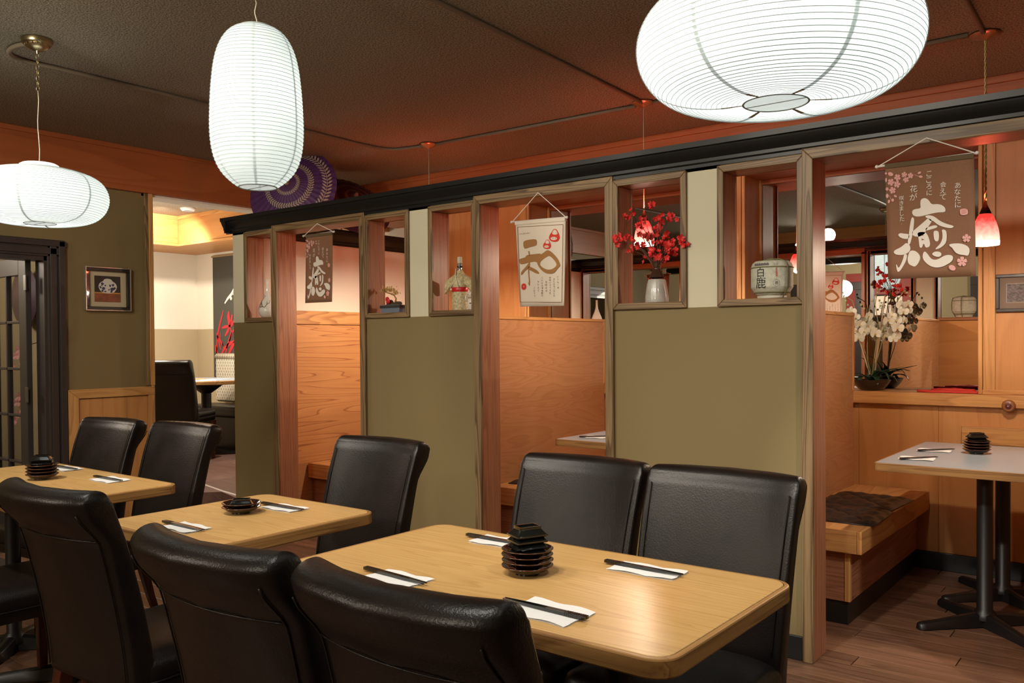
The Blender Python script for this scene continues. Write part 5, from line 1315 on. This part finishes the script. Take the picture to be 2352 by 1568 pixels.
# ------------------------------------------------------------------ other room art, hall decor, far scroll
YA = 5.735
t = thing('orchid_wall_panel', 'tall charcoal wall panel painted with red grass and flower', 'artwork', (0, 0, 0))
a = at(490, 592, YA); b2 = at(490, 845, YA)
MB().box(a.x, YA-.012, b2.z-.1, a.x+.95, YA+.012, a.z).build('board', plain('charcoal_board', (.055, .055, .045), .6), t, bevel=.003)
for dz in (0,): MB().box(a.x-.02, YA-.016, a.z, a.x+.97, YA+.012, a.z+.02).build('edge_strip', plain('tan_strip', (.30, .22, .12), .6), t)
mp5 = mapper(480, 580, 170/1066, 250/1568, YA-.015)
def strokes(lst, mt, nm):
    m = MB()
    for pth, wd in lst:
        P_ = [Vector((*mp5(p), 0)) for p in pth]; L_, R_ = [], []
        for i, p in enumerate(P_):
            d = (P_[min(i+1, len(P_)-1)]-P_[max(i-1, 0)]).normalized(); n_ = Vector((-d.y, d.x, 0)); w_ = wd*(.25+.75*math.sin(PI*min(1, max(0, (i+.4)/(len(P_)-.2))))); L_.append(p+n_*w_); R_.append(p-n_*w_)
        flatpoly(m, [[(p.x, p.y) for p in L_+R_[::-1]]], YA-.015)
    m.build(nm, mt, t)
strokes([([(208,830),(170,980),(130,1150),(115,1300),(110,1470)], .016), ([(285,845),(280,920),(290,1010),(295,1060)], .026), ([(335,890),(320,980),(300,1060)], .018), ([(188,1085),(240,1065),(300,1055)], .018), ([(300,1055),(270,1130),(232,1200)], .020), ([(360,970),(330,1040),(300,1070)], .016), ([(300,1060),(325,1140),(300,1230),(260,1350),(235,1470)], .016), ([(375,1080),(330,1160),(290,1280)], .012), ([(105,1160),(140,1260),(170,1400)], .014), ([(165,1150),(155,1250),(200,1340),(190,1280)], .014), ([(380,1260),(300,1310),(220,1380),(180,1470)], .022), ([(400,1240),(350,1320),(310,1400),(280,1470)], .022), ([(95,1330),(105,1400),(130,1470)], .024)], plain('red_paint', (.50, .02, .03), .6), 'red_brush_strokes')
strokes([([(225,732),(270,660),(330,590),(365,515),(420,450)], .018), ([(310,680),(318,655),(326,640)], .022), ([(345,600),(360,585),(420,570)], .022)], plain('white_paint', (.75, .73, .66), .6), 'white_brush_strokes')
# hall behind the french door
t = thing('plum_paper_fan', 'round plum paper parasol seen dimly through the upper door panes', 'parasol', (-7.05, 2.93, 1.70))
MB().lathe([(.23, 0), (.18, .02), (.10, .05), (.02, .07)], 40).xf(RX).build('canopy', purple2, t, smooth=20)
MB().tube([(0, 0, 0), (0, .09, -.0)], .006, 6).build('shaft', bam, t)
t = thing('pink_blossom_branch', 'pink blossom branch hanging behind the door panes at far left', 'flowers', (-7.0, 2.9, 1.32))
MB().tube([(0, 0, 0), (-.03, -.01, -.2), (.02, 0, -.4), (-.02, .02, -.62)], .005, 6).build('twig', tw, t, smooth='all')
pk = plain('pink_silk_petal', (.62, .26, .26), .6)
for i in range(13):
    m = MB(); blossom(m, Vector((random.gauss(0, .05), -.02+random.gauss(0, .02), -.03-.045*i)), Vector((.4, -1, .1)), .035); m.build('blossom', pk, t, smooth='all')
MB().tube([(0, 0, 0), (0, .13, .03)], .003, 5).build('hook', black_metal, t)
# scroll on the wall behind the viewer, seen in a mirror
t = thing('calligraphy_scroll', 'white calligraphy scroll on the opposite wall, seen only in the mirror', 'scroll', (-3.6, -2.585, 1.6))
MB().box(-.55, -.012, -.9, .55, .0, .75).build('red_backing', plain('red_wall_panel', (.22, .022, .012), .6), t)
MB().box(-.28, .0, -.40, .28, .008, .40).build('sheet', cloth_cream, t); MB().tube([(-.31, .008, .40), (.31, .008, .40)], .012, 8).build('rod', black_metal, t)
m = MB()
for i, tx in enumerate(('春風', '花鳥', '風月')): column(m, tx, .16-.16*i, .33, .0, .10, (.0095,))
m.v = [(-p[0], p[1], p[2]) for p in m.v]
m.build('lettering', ink_black, t, kind='stuff')
# dark doorway frames on that wall
dd = empty('trim_9', **S)
for x0 in (-5.0, -2.4):
    box('casing', black_door, (x0, -2.6, 0), (x0+.12, -2.56, 2.1), dd, .004); box('casing', black_door, (x0+1.0, -2.6, 0), (x0+1.12, -2.56, 2.1), dd, .004); box('casing', black_door, (x0, -2.6, 2.1), (x0+1.12, -2.56, 2.22), dd, .004)
